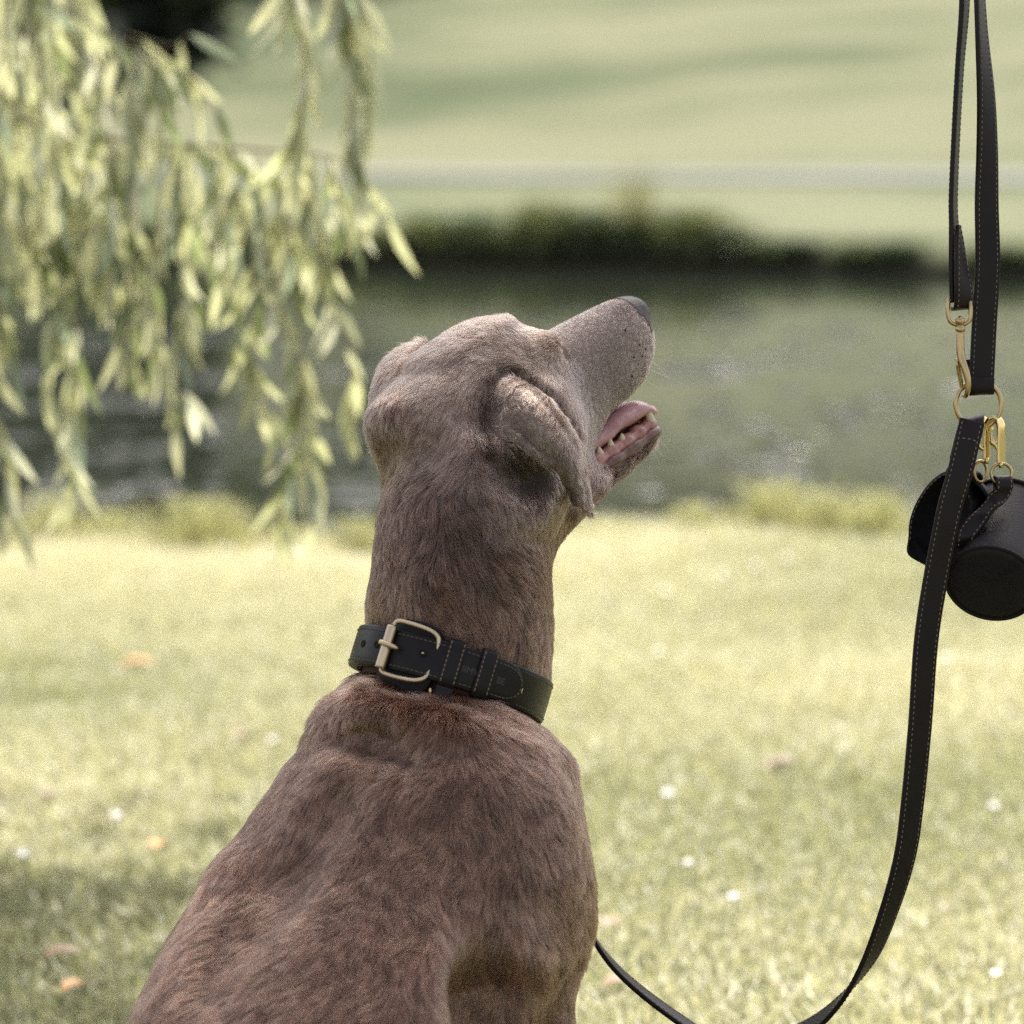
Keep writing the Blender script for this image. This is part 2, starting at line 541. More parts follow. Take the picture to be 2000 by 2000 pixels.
# clumps along the far bank: photo x, width m, height m, tones, label
for i, (tx, sz, ht, tone, lab) in enumerate([
        (560, 0.55, 0.26, DARK, 'dark green bank plants half hidden behind the willow leaves'),
        (640, 0.55, 0.30, DARK, 'low dark clump on the far bank just beside the willow tips'),
        (735, 0.45, 0.27, MID, 'short mid-green clump on the far bank above the dog\'s left ear'),
        (830, 0.50, 0.36, MID, 'rounded pale-topped clump on the far bank above the back of the dog\'s head'),
        (925, 0.55, 0.36, DARK, 'broad dark clump on the far bank beside the tallest round bush'),
        (1065, 0.60, 0.47, MID, 'tall round bush on the far bank above the dog\'s forehead'),
        (1165, 0.50, 0.40, DARK, 'dark bush on the far bank above the dog\'s muzzle'),
        (1345, 0.55, 0.44, MID, 'pointed green bush on the far bank just past the dog\'s nose'),
        (1260, 0.45, 0.36, DARK, 'dark low bush on the far bank under the tall seeding plant'),
        (1420, 0.50, 0.31, DARK, 'low dark clump on the far bank ending the long row'),
        (1535, 0.50, 0.22, DARK, 'low dark clump standing alone on the far bank, larger of the separate ones'),
        (1565, 0.35, 0.17, DARK, 'small dark sprig beside the separate far bank clump'),
        (1700, 0.45, 0.19, DARK, 'flat dark clump on the far bank close to the leash'),
        (1760, 0.40, 0.16, DARK, 'thin dark clump on the far bank touching the leash edge'),
        (1965, 0.45, 0.17, DARK, 'dark clump on the far bank beyond the leash'),
        (440, 0.6, 0.30, DARK, 'dark bank plants seen through the middle of the willow'),
        (300, 0.6, 0.34, DARK, 'dark bank plants deep behind the willow curtain'),
        (140, 0.7, 0.38, DARK, 'dark bank plants behind the outermost willow strands')]):
    y = 22.0
    for _ in range(4):
        x = (tx - 1000) / 1000 * TAN * y * 0.995
        y = float(far_edge(x)) + 0.10
    plant('bank_shrub', (x, y, float(ground_z(x, y)) - 0.08), sz, 520, 100 + i, tone, lab, 'shrub', 'shrubs along the far bank', tall=max(0.13, ht * 1.15 - 0.12), spread=0.55, leafw=0.018, upright=0.8)
x = (1228 - 1000) / 1000 * TAN * 22.1; y = float(far_edge(x)) + 0.16
plant('seeding_plant', (x, y, float(ground_z(x, y)) - 0.04), 0.34, 170, 77, ((0.15, 0.16, 0.07), (0.36, 0.33, 0.17)), 'tall feathery plant rising above the far bank bushes', 'plant', None, tall=0.66, spread=0.6, leafw=0.010, upright=0.9)

# tufts at the edge of the near bank
PALE = ((0.27, 0.28, 0.12), (0.66, 0.62, 0.34))
for i, (tx, ty, sz, ht, n_, lab) in enumerate([
        (402, 1052, 0.24, 0.13, 420, 'large pale grass tuft under the longest willow strand'),
        (215, 1040, 0.16, 0.09, 200, 'small grass tuft near the bank under the willow'),
        (90, 1035, 0.18, 0.13, 220, 'loose grass tuft at the bank by the picture\'s edge under the willow'),
        (560, 1048, 0.14, 0.08, 180, 'short grass tuft between the willow strand and the dog'),
        (700, 1045, 0.14, 0.09, 180, 'grass tuft at the bank touching the dog\'s neck'),
        (1368, 1008, 0.14, 0.075, 260, 'bright yellow-green tuft standing alone at the water in front of the dog'),
        (1180, 1040, 0.12, 0.05, 300, 'low grass tuft at the bank below the dog\'s chin'),
        (1520, 1005, 0.18, 0.13, 240, 'spiky grass tuft at the bank between the yellow tuft and the leash'),
        (1620, 1000, 0.20, 0.12, 260, 'wide grass tuft at the bank left of the black pouches'),
        (1710, 1000, 0.18, 0.13, 240, 'grass tuft at the bank half behind the black pouch')]):
    x = (tx - 1000) / 1000 * TAN * 6.95
    y = float(near_edge(x)) - 0.03
    g = np.array((x, y, float(ground_z(x, y))))
    plant('grass_tuft', g - np.array((0, 0, 0.01)), sz, n_, 300 + i, PALE, lab, 'grass tuft', 'grass tufts along the near bank', tall=ht * 1.35, spread=0.55, leafw=0.0055, upright=0.75)
# ------------------------------------------------------------------ distant trees
m = NT('bark')
nz = m.noise(14.0, 6, 0.65, stretch=(3, 3, 0.6))
rp = m.ramp(nz.outputs['Fac'], [(0.3, (0.035, 0.028, 0.020)), (0.7, (0.12, 0.10, 0.075))])
m.l(rp.outputs['Color'], m.b.inputs['Base Color']); m.bs(Roughness=0.95); m.bump(nz.outputs['Fac'], 0.6, 0.02)
M_BARK = m.mat


def far_tree(name, x, y, ht, wid, n, seed, tones, label, cat='tree', group=None, low=0.12, leaf=0.30):
    rg = np.random.default_rng(seed)
    z = float(ground_z(x, y))
    root = empty(name, (x, y, z), label=label, cat=cat, group=group)
    mb = MB()
    pth = [(x, y, z - 0.2), (x + 0.1, y, z + ht * 0.3), (x - 0.05, y + 0.1, z + ht * 0.85)]
    mb.tube(spline(pth, 8), np.linspace(ht * 0.035, ht * 0.006, 8), 8)
    for k in range(9):
        a = rg.uniform(0, 6.28); b = z + ht * rg.uniform(0.25, 0.7)
        mb.tube(spline([(x, y, b), (x + math.cos(a) * wid * 0.25, y + math.sin(a) * wid * 0.25, b + ht * 0.10), (x + math.cos(a) * wid * 0.42, y + math.sin(a) * wid * 0.42, b + ht * 0.14)], 5), np.linspace(ht * 0.010, ht * 0.003, 5), 6)
    mb.put('trunk', M_BARK, root)
    # clumps of leaves over an uneven crown
    nc = 46
    u = rg.random(nc); a = rg.uniform(0, 6.283, nc)
    prof = np.sin(np.clip((u * 0.93 + 0.07), 0, 1) ** 0.75 * math.pi) * 0.5 + 0.10
    cz = z + ht * (low + (1 - low) * u)
    rr = wid * 0.5 * prof * 1.7 * np.sqrt(rg.uniform(0.25, 1.0, nc))
    cc = np.stack((x + np.cos(a) * rr, y + np.sin(a) * rr, cz), 1)
    ci = rg.integers(0, nc, n)
    p = cc[ci] + rg.normal(0, 1, (n, 3)) * (wid * 0.10, wid * 0.10, ht * 0.055)
    col = np.array(tones[0]) + (np.array(tones[1]) - np.array(tones[0])) * np.clip(0.5 * rg.random(n) + 0.5 * rg.random(nc)[ci], 0, 1)[:, None]
    v, f, c = blades(p, leaf * rg.uniform(0.6, 1.4, n), leaf * 0.8 * rg.uniform(0.6, 1.4, n), rg.uniform(0, 6.283, n), rg.uniform(0.2, 2.0, n), col)
    me = mesh_np('crown', v, f, M_LEAF, False)
    colour_mesh(me, c)
    put('crown', me, root)
    return root


YEW = ((0.010, 0.018, 0.008), (0.035, 0.050, 0.020))
OAK = ((0.020, 0.032, 0.012), (0.065, 0.085, 0.030))
far_tree('yew_tree', -5.5, 50.0, 6.5, 2.6, 4200, 1, YEW, 'very dark evergreen tree on the slope beyond the willow', 'tree', None, 0.02, 0.40)
far_tree('yew_tree', -12.5, 50.0, 10.0, 6.5, 5200, 2, YEW, 'dark evergreen tree hidden behind the thick willow leaves', 'tree', None, 0.02, 0.40)
far_tree('yew_tree', -6.0, 29.5, 4.4, 3.6, 4200, 3, YEW, 'dark evergreen bush by the water behind the willow', 'tree', None, 0.0, 0.25)
far_tree('oak_tree', -9.5, 66.0, 13.0, 8.5, 4200, 11, OAK, 'leafy tree on the slope just above the dark evergreen', 'tree', None, 0.14, 0.55)
far_tree('oak_tree', -3.0, 67.5, 12.0, 7.5, 3600, 12, OAK, 'leafy tree whose shade falls on the top of the field', 'tree', None, 0.16, 0.55)
far_tree('oak_tree', 14.5, 62.0, 11.0, 7.0, 3000, 13, OAK, 'leafy tree at the side of the field beyond the leash', 'tree', None, 0.16, 0.55)
# the wood on the crest of the field: far off, one mass, mirrored in the pond
rg = np.random.default_rng(21)
wv, wf, wc, k0 = [], [], [], 0
for i in range(26):
    x = -60 + (i % 13) * 10.0 + (i // 13) * 5.0 + rg.uniform(-2, 2)
    y = 104 + 9 * (i // 13) + rg.uniform(-4, 4)
    z = float(ground_z(x, y)); ht = rg.uniform(12, 17); wid = rg.uniform(10, 14); n = 1500
    nc = 40
    u = rg.random(nc); a = rg.uniform(0, 6.283, nc)
    rr = wid * 0.5 * (np.sin((u * 0.93 + 0.07) ** 0.75 * math.pi) * 0.85 + 0.17) * np.sqrt(rg.uniform(0.25, 1.0, nc))
    cc = np.stack((x + np.cos(a) * rr, y + np.sin(a) * rr, z + ht * (0.08 + 0.92 * u)), 1)
    ci = rg.integers(0, nc, n)
    p = cc[ci] + rg.normal(0, 1, (n, 3)) * (wid * 0.10, wid * 0.10, ht * 0.055)
    col = np.array(OAK[0]) + (np.array(OAK[1]) - np.array(OAK[0])) * rg.random((n, 1))
    v, f, c = blades(p, 1.3 * rg.uniform(0.6, 1.4, n), 1.1 * rg.uniform(0.6, 1.4, n), rg.uniform(0, 6.283, n), rg.uniform(0.2, 2.0, n), col)
    wv.append(v); wf.append(f + k0); wc.append(c); k0 += len(v)
    t = MB(); t.tube([(x, y, z - 0.3), (x, y, z + ht * 0.7)], np.array([0.35, 0.12]), 6)
    tv = np.array(t.v); tf = [q for q in t.f if len(q) == 4]
    wv.append(tv); wf.append(np.array([(q[0], q[1], q[2]) for q in tf] + [(q[0], q[2], q[3]) for q in tf]) + k0); wc.append(np.tile((0.05, 0.04, 0.03), (len(tv), 1))); k0 += len(tv)
me = mesh_np('far_wood', np.concatenate(wv), np.concatenate(wf), M_LEAF, False)
colour_mesh(me, np.concatenate(wc))
put('far_wood', me)['kind'] = 'stuff'
N_HAIR = 700000
# ------------------------------------------------------------------ the dog: one continuous body from a distance field
VOX = 0.0023
# grid in the axes right / up / away, centred on the dog's neck
gx = np.arange(-0.345, 0.125, VOX, dtype=np.float32)
gu = np.arange(-0.60, 0.17, VOX, dtype=np.float32)
gf = np.arange(-0.34, 0.27, VOX, dtype=np.float32)
SHAPE = (len(gx), len(gu), len(gf))
FIELD = np.full(SHAPE, 1.0, dtype=np.float32)
NECK0 = CAMP + DIST * F_AX              # origin of that frame


def PX(tx, ty, d=0.0):
    """Photo pixel + depth -> (right, up, away) coordinates."""
    k = (DIST + d) / DIST
    return np.array(((tx - 1000) * S * k, (1000 - ty) * S * k, d))


def region(lo, hi):
    r = []
    for g, a, b in zip((gx, gu, gf), lo, hi):
        i, j = np.searchsorted(g, a), np.searchsorted(g, b)
        r.append(slice(max(0, i - 1), min(len(g), j + 1)))
    return tuple(r)


def pts_in(r):
    return gx[r[0]][:, None, None], gu[r[1]][None, :, None], gf[r[2]][None, None, :]


def smin(a, b, k):
    if k <= 0: return np.minimum(a, b)
    h = np.maximum(k - np.abs(a - b), 0) / k
    return np.minimum(a, b) - h * h * k * 0.25


def smax(a, b, k):
    return -smin(-a, -b, k)


def blend(r, d, k, mode='add'):
    if mode == 'add': FIELD[r] = smin(FIELD[r], d, k)
    else: FIELD[r] = smax(FIELD[r], -d, k)


def frame(fwd, up):
    f = np.asarray(fwd, float); f /= np.linalg.norm(f)
    u = np.asarray(up, float); u = u - f * (u @ f); u /= np.linalg.norm(u)
    return f, np.cross(f, u) * 1.0, u


def ell(c, rx, ru, rf, k=0.02, axes=None, mode='add'):
    """Ellipsoid; axes = three unit vectors for rx, ru, rf."""
    c = np.asarray(c, float)
    m = max(rx, ru, rf) + k * 1.5 + 0.01
    r = region(c - m, c + m)
    X, U, Fz = pts_in(r)
    X, U, Fz = X - c[0], U - c[1], Fz - c[2]
    if axes is None:
        a, b, e = X, U, Fz
    else:
        a, b, e = [X * v[0] + U * v[1] + Fz * v[2] for v in axes]
    k0 = np.sqrt((a / rx) ** 2 + (b / ru) ** 2 + (e / rf) ** 2) + 1e-9
    k1 = np.sqrt((a / rx ** 2) ** 2 + (b / ru ** 2) ** 2 + (e / rf ** 2) ** 2) + 1e-9
    d = (k0 * (k0 - 1) / k1).astype(np.float32)
    blend(r, d, k, mode)


def cone(p, q, ra, rb, k=0.015, mode='add', flat=1.0, fdir=None):
    """Capsule from p to q, radii ra to rb."""
    p, q = np.asarray(p, float), np.asarray(q, float)
    m = max(ra, rb) + k * 1.5 + 0.008
    r = region(np.minimum(p, q) - m, np.maximum(p, q) + m)
    X, U, Fz = pts_in(r)
    d = q - p
    L2 = d @ d
    t = np.clip(((X - p[0]) * d[0] + (U - p[1]) * d[1] + (Fz - p[2]) * d[2]) / L2, 0, 1)
    dist = np.sqrt((X - p[0] - t * d[0]) ** 2 + (U - p[1] - t * d[1]) ** 2 + (Fz - p[2] - t * d[2]) ** 2)
    blend(r, (dist - (ra + (rb - ra) * t)).astype(np.float32), k, mode)


def chain(pts, k=0.012, mode='add'):
    for (p, a), (q, b) in zip(pts[:-1], pts[1:]):
        cone(p, q, a, b, k, mode)


def stamp(points, r, k):
    """Thin sheet: union of many small balls, then blended into the body."""
    points = np.asarray(points, float)
    m = r.max() + k + 0.006
    reg = region(points.min(0) - m, points.max(0) + m)
    ox, ou, of = [reg[i].start for i in range(3)]
    loc = np.full(FIELD[reg].shape, 1.0, dtype=np.float32)
    w = int(math.ceil((r.max() + 0.006) / VOX))
    off = np.arange(-w, w + 1)
    for p, rr in zip(points, r):
        i = int(round((p[0] - gx[0]) / VOX)) - ox
        j = int(round((p[1] - gu[0]) / VOX)) - ou
        l = int(round((p[2] - gf[0]) / VOX)) - of
        a0, a1 = max(0, i - w), min(loc.shape[0], i + w + 1)
        b0, b1 = max(0, j - w), min(loc.shape[1], j + w + 1)
        c0, c1 = max(0, l - w), min(loc.shape[2], l + w + 1)
        if a0 >= a1 or b0 >= b1 or c0 >= c1: continue
        X = gx[a0 + ox:a1 + ox][:, None, None] - p[0]
        U = gu[b0 + ou:b1 + ou][None, :, None] - p[1]
        Z = gf[c0 + of:c1 + of][None, None, :] - p[2]
        d = np.sqrt(X * X + U * U + Z * Z) - rr
        v = loc[a0:a1, b0:b1, c0:c1]
        np.minimum(v, d, out=v)
    blend(reg, loc, k)


# ---- neck and torso: sections follow the outline of the sitting dog
ROWS = np.array([
    # ty,   left, right, depth of centre, half depth
    (800, 800, 1050, 0.020, 0.058),
    (850, 778, 1100, 0.018, 0.064),
    (900, 766, 1118, 0.014, 0.068),
    (950, 752, 1122, 0.010, 0.070),
    (1000, 743, 1100, 0.006, 0.070),
    (1050, 738, 1072, 0.003, 0.070),
    (1100, 733, 1070, 0.000, 0.070),
    (1150, 724, 1072, 0.000, 0.070),
    (1200, 719, 1074, 0.000, 0.070),
    (1250, 716, 1074, 0.000, 0.070),
    (1300, 706, 1070, 0.000, 0.071),
    (1335, 692, 1070, 0.000, 0.074),
    (1360, 660, 1082, 0.000, 0.084),
    (1395, 624, 1082, 0.000, 0.092),
    (1430, 602, 1091, 0.000, 0.098),
    (1470, 586, 1102, 0.000, 0.100),
    (1523, 556, 1108, -0.004, 0.110),
    (1580, 510, 1116, -0.010, 0.120),
    (1620, 478, 1122, -0.014, 0.126),
    (1662, 452, 1128, -0.020, 0.132),
    (1714, 418, 1136, -0.026, 0.138),
    (1766, 378, 1128, -0.032, 0.142),
    (1818, 343, 1125, -0.040, 0.146),
    (1869, 317, 1120, -0.050, 0.150),
    (1931, 291, 1080, -0.060, 0.155),
    (2000, 256, 1040, -0.072, 0.160),
    (2150, 200, 990, -0.095, 0.165),
    (2300, 180, 950, -0.110, 0.165),
    (2450, 210, 900, -0.115, 0.150),
    (2520, 280, 840, -0.115, 0.120),
], dtype=np.float32)
X, U, Fz = gx[:, None, None], gu[None, :, None], gf[None, None, :]
PK = (DIST / (DIST + Fz)) / S
TYv = (1000 - U * PK)                    # (1, nu, nf) photo row of each voxel
Lr = np.interp(TYv, ROWS[:, 0], ROWS[:, 1]).astype(np.float32)
Rr = np.interp(TYv, ROWS[:, 0], ROWS[:, 2]).astype(np.float32)
CD = np.interp(TYv, ROWS[:, 0], ROWS[:, 3]).astype(np.float32)
HD = np.interp(TYv, ROWS[:, 0], ROWS[:, 4]).astype(np.float32)
cx, hw = (Lr + Rr) / 2, (Rr - Lr) / 2
q = np.sqrt(((X * PK - cx + 1000) / hw) ** 2 + ((Fz - CD) / HD) ** 2)
d = (q - 1) * np.minimum(hw * S, HD) * 0.92
capd = np.maximum((1000 - 180 - TYv) * S, (TYv - 2540) * S)   # ends of the loft
d = smax(d.astype(np.float32), np.broadcast_to(capd, d.shape).astype(np.float32), 0.02)
FIELD[:] = d
del q, d, Lr, Rr, CD, HD, cx, hw, capd

# ---- shoulders, arms, haunches over the trunk
ell(PX(800, 1600, -0.078), 0.088, 0.066, 0.050, 0.045, axes=((0.93, 0.36, 0), (-0.36, 0.93, 0), (0, 0, 1)))    # scapula towards the camera
ell(PX(905, 1690, -0.080), 0.072, 0.090, 0.050, 0.045)                                                            # scapula, lower edge
cone(PX(1025, 1560, -0.02), PX(1032, 1780, -0.050), 0.030, 0.038, 0.03)                                          # upper arm
cone(PX(1032, 1780, -0.050), PX(1036, 2010, -0.06), 0.037, 0.029, 0.018)                                          # elbow
cone(PX(1036, 2010, -0.06), PX(1060, 2440, -0.02), 0.027, 0.017, 0.010)                                          # fore leg
ell(PX(1080, 2500, 0.01), 0.026, 0.017, 0.038, 0.012)                                                              # fore paw
cone(PX(985, 1900, 0.08), PX(1010, 2430, 0.10), 0.026, 0.017, 0.012)                                             # other fore leg
ell(PX(1030, 2475, 0.125), 0.026, 0.017, 0.038, 0.012)
ell(PX(650, 2030, -0.125), 0.105, 0.085, 0.075, 0.07, axes=((0.96, 0.28, 0), (-0.28, 0.96, 0), (0, 0, 1)))   # flank
ell(PX(560, 2300, -0.19), 0.120, 0.095, 0.080, 0.03)                                                              # haunch
cone(PX(760, 2380, -0.20), PX(930, 2500, -0.15), 0.035, 0.022, 0.02)                                             # hind foot
ell(PX(985, 2540, -0.13), 0.036, 0.018, 0.028, 0.012)
cone(PX(625, 1525, -0.045), PX(492, 1745, -0.085), 0.020, 0.026, 0.022)                                          # far shoulder edge
cone(PX(492, 1745, -0.085), PX(392, 2010, -0.14), 0.026, 0.040, 0.025)
chain([(PX(330, 2470, -0.20), 0.020), (PX(230, 2520, -0.24), 0.016), (PX(200, 2570, -0.30), 0.011)], 0.012)    # tail
# soft roll of skin under the collar, hollows between the muscles
chain([(PX(672, 1415, -0.050), 0.018), (PX(760, 1395, -0.078), 0.020), (PX(880, 1412, -0.084), 0.020), (PX(975, 1445, -0.066), 0.019), (PX(1030, 1465, -0.025), 0.015)], 0.024)
chain([(PX(655, 1438, -0.090), 0.005), (PX(700, 1428, -0.108), 0.012), (PX(745, 1444, -0.116), 0.013), (PX(800, 1480, -0.122), 0.006)], 0.014, 'cut')
chain([(PX(660, 1560, -0.124), 0.008), (PX(530, 1700, -0.155), 0.020), (PX(450, 1800, -0.180), 0.018), (PX(400, 1900, -0.195), 0.010)], 0.030, 'cut')
chain([(PX(958, 1850, -0.185), 0.006), (PX(953, 1960, -0.170), 0.020), (PX(950, 2080, -0.165), 0.024)], 0.045, 'cut')

# ---- head
YAW, ELE = rad(38.0), rad(24.3)
HC = PX(890, 790, 0.022)
HF = np.array((math.cos(ELE) * math.cos(YAW), math.sin(ELE), math.cos(ELE) * math.sin(YAW)))
HU = np.array((-math.sin(ELE) * math.cos(YAW), math.cos(ELE), -math.sin(ELE) * math.sin(YAW)))
HR = np.array((math.sin(YAW), 0.0, -math.cos(YAW)))


def H(f, r, u):
    """Head coordinates in cm (forward, dog's right, up) -> field frame."""
    return HC + (f * HF + r * HR + u * HU) * 0.01


def head_loft(tab, k, n_top=2.2, n_bot=2.6, cut=None):
    """Sections along the head axis: f, half width, top, bottom (cm), level of greatest width."""
    tab = np.array(tab, float)
    reg = region(np.array((-0.13, -0.08, -0.13)), np.array((0.125, 0.168, 0.26)))
    X, U, Z = pts_in(reg)
    X, U, Z = X - HC[0], U - HC[1], Z - HC[2]
    f = (X * HF[0] + U * HF[1] + Z * HF[2]) * 100
    rr = (X * HR[0] + U * HR[1] + Z * HR[2]) * 100
    uu = (X * HU[0] + U * HU[1] + Z * HU[2]) * 100
    w = np.interp(f, tab[:, 0], tab[:, 1])
    tp = np.interp(f, tab[:, 0], tab[:, 2])
    bt = np.interp(f, tab[:, 0], tab[:, 3])
    md = np.interp(f, tab[:, 0], tab[:, 4])
    up = uu > md
    hgt = np.where(up, tp - md, md - bt)
    n = np.where(up, n_top, n_bot)
    q = (np.abs(rr / w) ** n + np.abs((uu - md) / hgt) ** n) ** (1 / n)
    d = (q - 1) * np.minimum(w, hgt) * 0.01
    e0, e1 = tab[0, 0], tab[-1, 0]
    d = smax(d, np.maximum(e0 - f, f - e1) * 0.01, 0.012)
    blend(reg, d.astype(np.float32), k)


# upper head: skull, brow, bridge, flews
head_loft([
    (-6.8, 2.6, 2.6, -5.0, -0.5), (-5.0, 4.2, 3.0, -6.0, -0.5), (-2.5, 5.1, 3.5, -7.0, -0.6), (0.5, 5.4, 3.9, -7.8, -0.8),
    (3.5, 5.4, 3.9, -8.9, -1.2), (5.5, 4.9, 3.5, -9.1, -1.4), (7.3, 4.3, 2.75, -9.0, -1.4), (8.6, 3.7, 1.8, -8.7, -1.4), (9.8, 3.3, 1.45, -8.0, -1.3),
    (12.0, 3.1, 1.5, -6.5, -1.2), (14.5, 3.0, 1.5, -6.0, -1.3), (16.5, 2.75, 1.45, -5.4, -1.4), (17.8, 2.35, 1.35, -4.3, -1.3), (18.7, 1.85, 0.9, -3.2, -1.2), (19.3, 1.4, 0.3, -2.2, -1.0)], 0.012)
# lower jaw
head_loft([
    (2.0, 3.6, -6.5, -9.6, -8.0), (6.0, 3.2, -8.0, -10.6, -9.2), (9.0, 2.7, -8.8, -10.9, -9.9), (12.0, 2.25, -8.9, -10.8, -9.8), (14.5, 1.9, -8.6, -10.4, -9.4), (15.8, 1.6, -8.3, -9.9, -9.1), (16.6, 1.1, -8.2, -9.4, -8.8)], 0.008)
# throat
cone(H(4, 0, -8.3), H(-2, 0, -9.5), 0.030, 0.040, 0.03)
cone(H(6.5, 0, -9.0), H(0, 0, -10.5), 0.020, 0.030, 0.03)
# brow ridges, cheeks
for sgn in (1, -1):
    ell(H(6.2, 2.9 * sgn, 1.55), 0.024, 0.011, 0.012, 0.016, axes=(HF, HU, HR))
    ell(H(3.0, 4.2 * sgn, -4.0), 0.040, 0.036, 0.020, 0.02, axes=(HF, HU, HR))
ell(H(3.0, 0, 3.6), 0.040, 0.010, 0.030, 0.02, axes=(HF, HU, HR))
# mouth opening between lip and jaw
for t in np.linspace(0, 1, 7):
    c = H(10.2 + 8.5 * t, 0, -8.0 + 0.55 * t)
    ell(c, 0.016, 0.0075 + 0.004 * t, 0.060, 0.003, axes=(HF, HU, HR), mode='cut')
ell(H(18.3, 0, -6.7), 0.030, 0.014, 0.05, 0.004, axes=(HF, HU, HR), mode='cut')
# inside of the mouth
ell(H(13.2, 0, -6.9), 0.048, 0.017, 0.0185, 0.004, axes=(HF, HU, HR), mode='cut')
# nostrils and nose pad
ell(H(18.45, 0, -0.2), 0.0115, 0.0125, 0.0175, 0.005, axes=(HF, HU, HR))
for sgn in (1, -1):
    chain([(H(19.5, 0.75 * sgn, -0.75), 0.0030), (H(19.0, 1.45 * sgn, -1.25), 0.0024), (H(18.2, 1.85 * sgn, -1.45), 0.0012)], 0.003, 'cut')


def sheet(rows, n=60, m=34):
    """rows: list of lists of points (same count) -> dense point grid."""
    R = np.array([spline(r, m) for r in rows])
    return np.array([spline(R[:, j], n) for j in range(m)]).reshape(-1, 3)


# hollow behind the ear
ell(PX(1040, 938, -0.055), 0.017, 0.014, 0.024, 0.015, mode='cut')
ell(PX(1000, 912, -0.060), 0.015, 0.012, 0.016, 0.015, mode='cut')
# ear towards the camera: base behind the brow, hanging along the cheek, tip curled out
EAR_R = [
    [PX(958, 850, -0.030), PX(962, 808, -0.038), PX(972, 768, -0.040), PX(986, 744, -0.034), PX(1000, 737, -0.024)],
    [PX(984, 838, -0.052), PX(996, 812, -0.058), PX(1010, 786, -0.058), PX(1024, 766, -0.050), PX(1034, 757, -0.038)],
    [PX(1006, 856, -0.060), PX(1024, 832, -0.065), PX(1040, 810, -0.065), PX(1056, 792, -0.058), PX(1066, 782, -0.046)],
    [PX(1034, 880, -0.060), PX(1054, 858, -0.066), PX(1070, 842, -0.066), PX(1086, 828, -0.059), PX(1096, 818, -0.048)],
    [PX(1062, 902, -0.054), PX(1082, 886, -0.062), PX(1098, 874, -0.062), PX(1112, 864, -0.055), PX(1120, 858, -0.045)],
    [PX(1088, 912, -0.050), PX(1104, 908, -0.060), PX(1116, 906, -0.060), PX(1128, 906, -0.052), PX(1134, 906, -0.043)],
    [PX(1106, 940, -0.046), PX(1118, 942, -0.056), PX(1128, 946, -0.056), PX(1138, 952, -0.048), PX(1144, 956, -0.040)],
    [PX(1124, 980, -0.042), PX(1134, 984, -0.050), PX(1140, 990, -0.050), PX(1148, 996, -0.044), PX(1152, 1000, -0.038)],
]
er = sheet(EAR_R)
stamp(er, np.full(len(er), 0.0024), 0.004)
# thin rolled rims of the flap
chain([(PX(x, y, d), 0.0027) for x, y, d in ((982, 836, -0.059), (1005, 852, -0.068), (1033, 876, -0.069), (1061, 898, -0.064), (1087, 908, -0.059), (1105, 938, -0.052), (1124, 978, -0.047))], 0.003)
chain([(PX(x, y, d), 0.0024) for x, y, d in ((1034, 756, -0.042), (1067, 781, -0.050), (1097, 817, -0.052), (1121, 857, -0.049), (1135, 906, -0.047), (1145, 956, -0.044), (1153, 1000, -0.041))], 0.003)
# the other ear, across the skull
EAR_L = [
    [PX(835, 672, 0.090), PX(815, 688, 0.070), PX(795, 720, 0.052), PX(782, 765, 0.040)],
    [PX(800, 684, 0.098), PX(780, 700, 0.078), PX(762, 730, 0.060), PX(752, 772, 0.048)],
    [PX(768, 712, 0.104), PX(750, 725, 0.084), PX(738, 752, 0.068), PX(734, 790, 0.058)],
    [PX(752, 758, 0.106), PX(738, 765, 0.088), PX(731, 785, 0.074), PX(731, 815, 0.066)],
    [PX(752, 815, 0.104), PX(740, 820, 0.090), PX(734, 832, 0.080), PX(734, 848, 0.074)],
    [PX(756, 856, 0.100), PX(746, 860, 0.092), PX(739, 864, 0.086), PX(737, 868, 0.082)],
]
el_ = sheet(EAR_L)
stamp(el_, np.full(len(el_), 0.0030), 0.016)


def surf(tx, ty):
    """Depth of the first skin the camera meets at a photo pixel."""
    for dd in np.arange(-0.33, 0.25, VOX / 2):
        p = PX(tx, ty, dd)
        i, j, l = int(round((p[0] - gx[0]) / VOX)), int(round((p[1] - gu[0]) / VOX)), int(round((dd - gf[0]) / VOX))
        if FIELD[i, j, min(l, SHAPE[2] - 1)] < 0: return float(dd)
    return None


def groove(pts, r, k, sink=0.0):
    chain([(PX(x, y, (surf(x, y) or 0.03) + sink), rr) for (x, y), rr in zip(pts, r)], k, 'cut')


groove([(1012, 730), (1046, 748), (1082, 780), (1112, 818), (1136, 862)], (0.003, 0.004, 0.005, 0.005, 0.004), 0.006, -0.001)
groove([(962, 885), (956, 835), (962, 785), (990, 735)], (0.003, 0.004, 0.004, 0.002), 0.012, -0.001)


# the collar presses the coat in: keep the neck inside its band
CC = PX(896, 1281, 0.0)
CE1 = np.array((0.958, -0.286, 0.0)); CE2 = np.array((0.0, 0.148, -0.989))
CDN = np.array((-0.283, -0.947, -0.142)); CH = 0.0300
CA, CB = 0.0697, 0.0740


def collar_coords(X, U, Z):
    X, U, Z = X - CC[0], U - CC[1], Z - CC[2]
    a = (X * CE1[0] + U * CE1[1] + Z * CE1[2]) / CA
    b = (X * CE2[0] + U * CE2[1] + Z * CE2[2]) / CB
    v = (X * CDN[0] + U * CDN[1] + Z * CDN[2]) / CH
    return np.sqrt(a * a + b * b), v, a, b


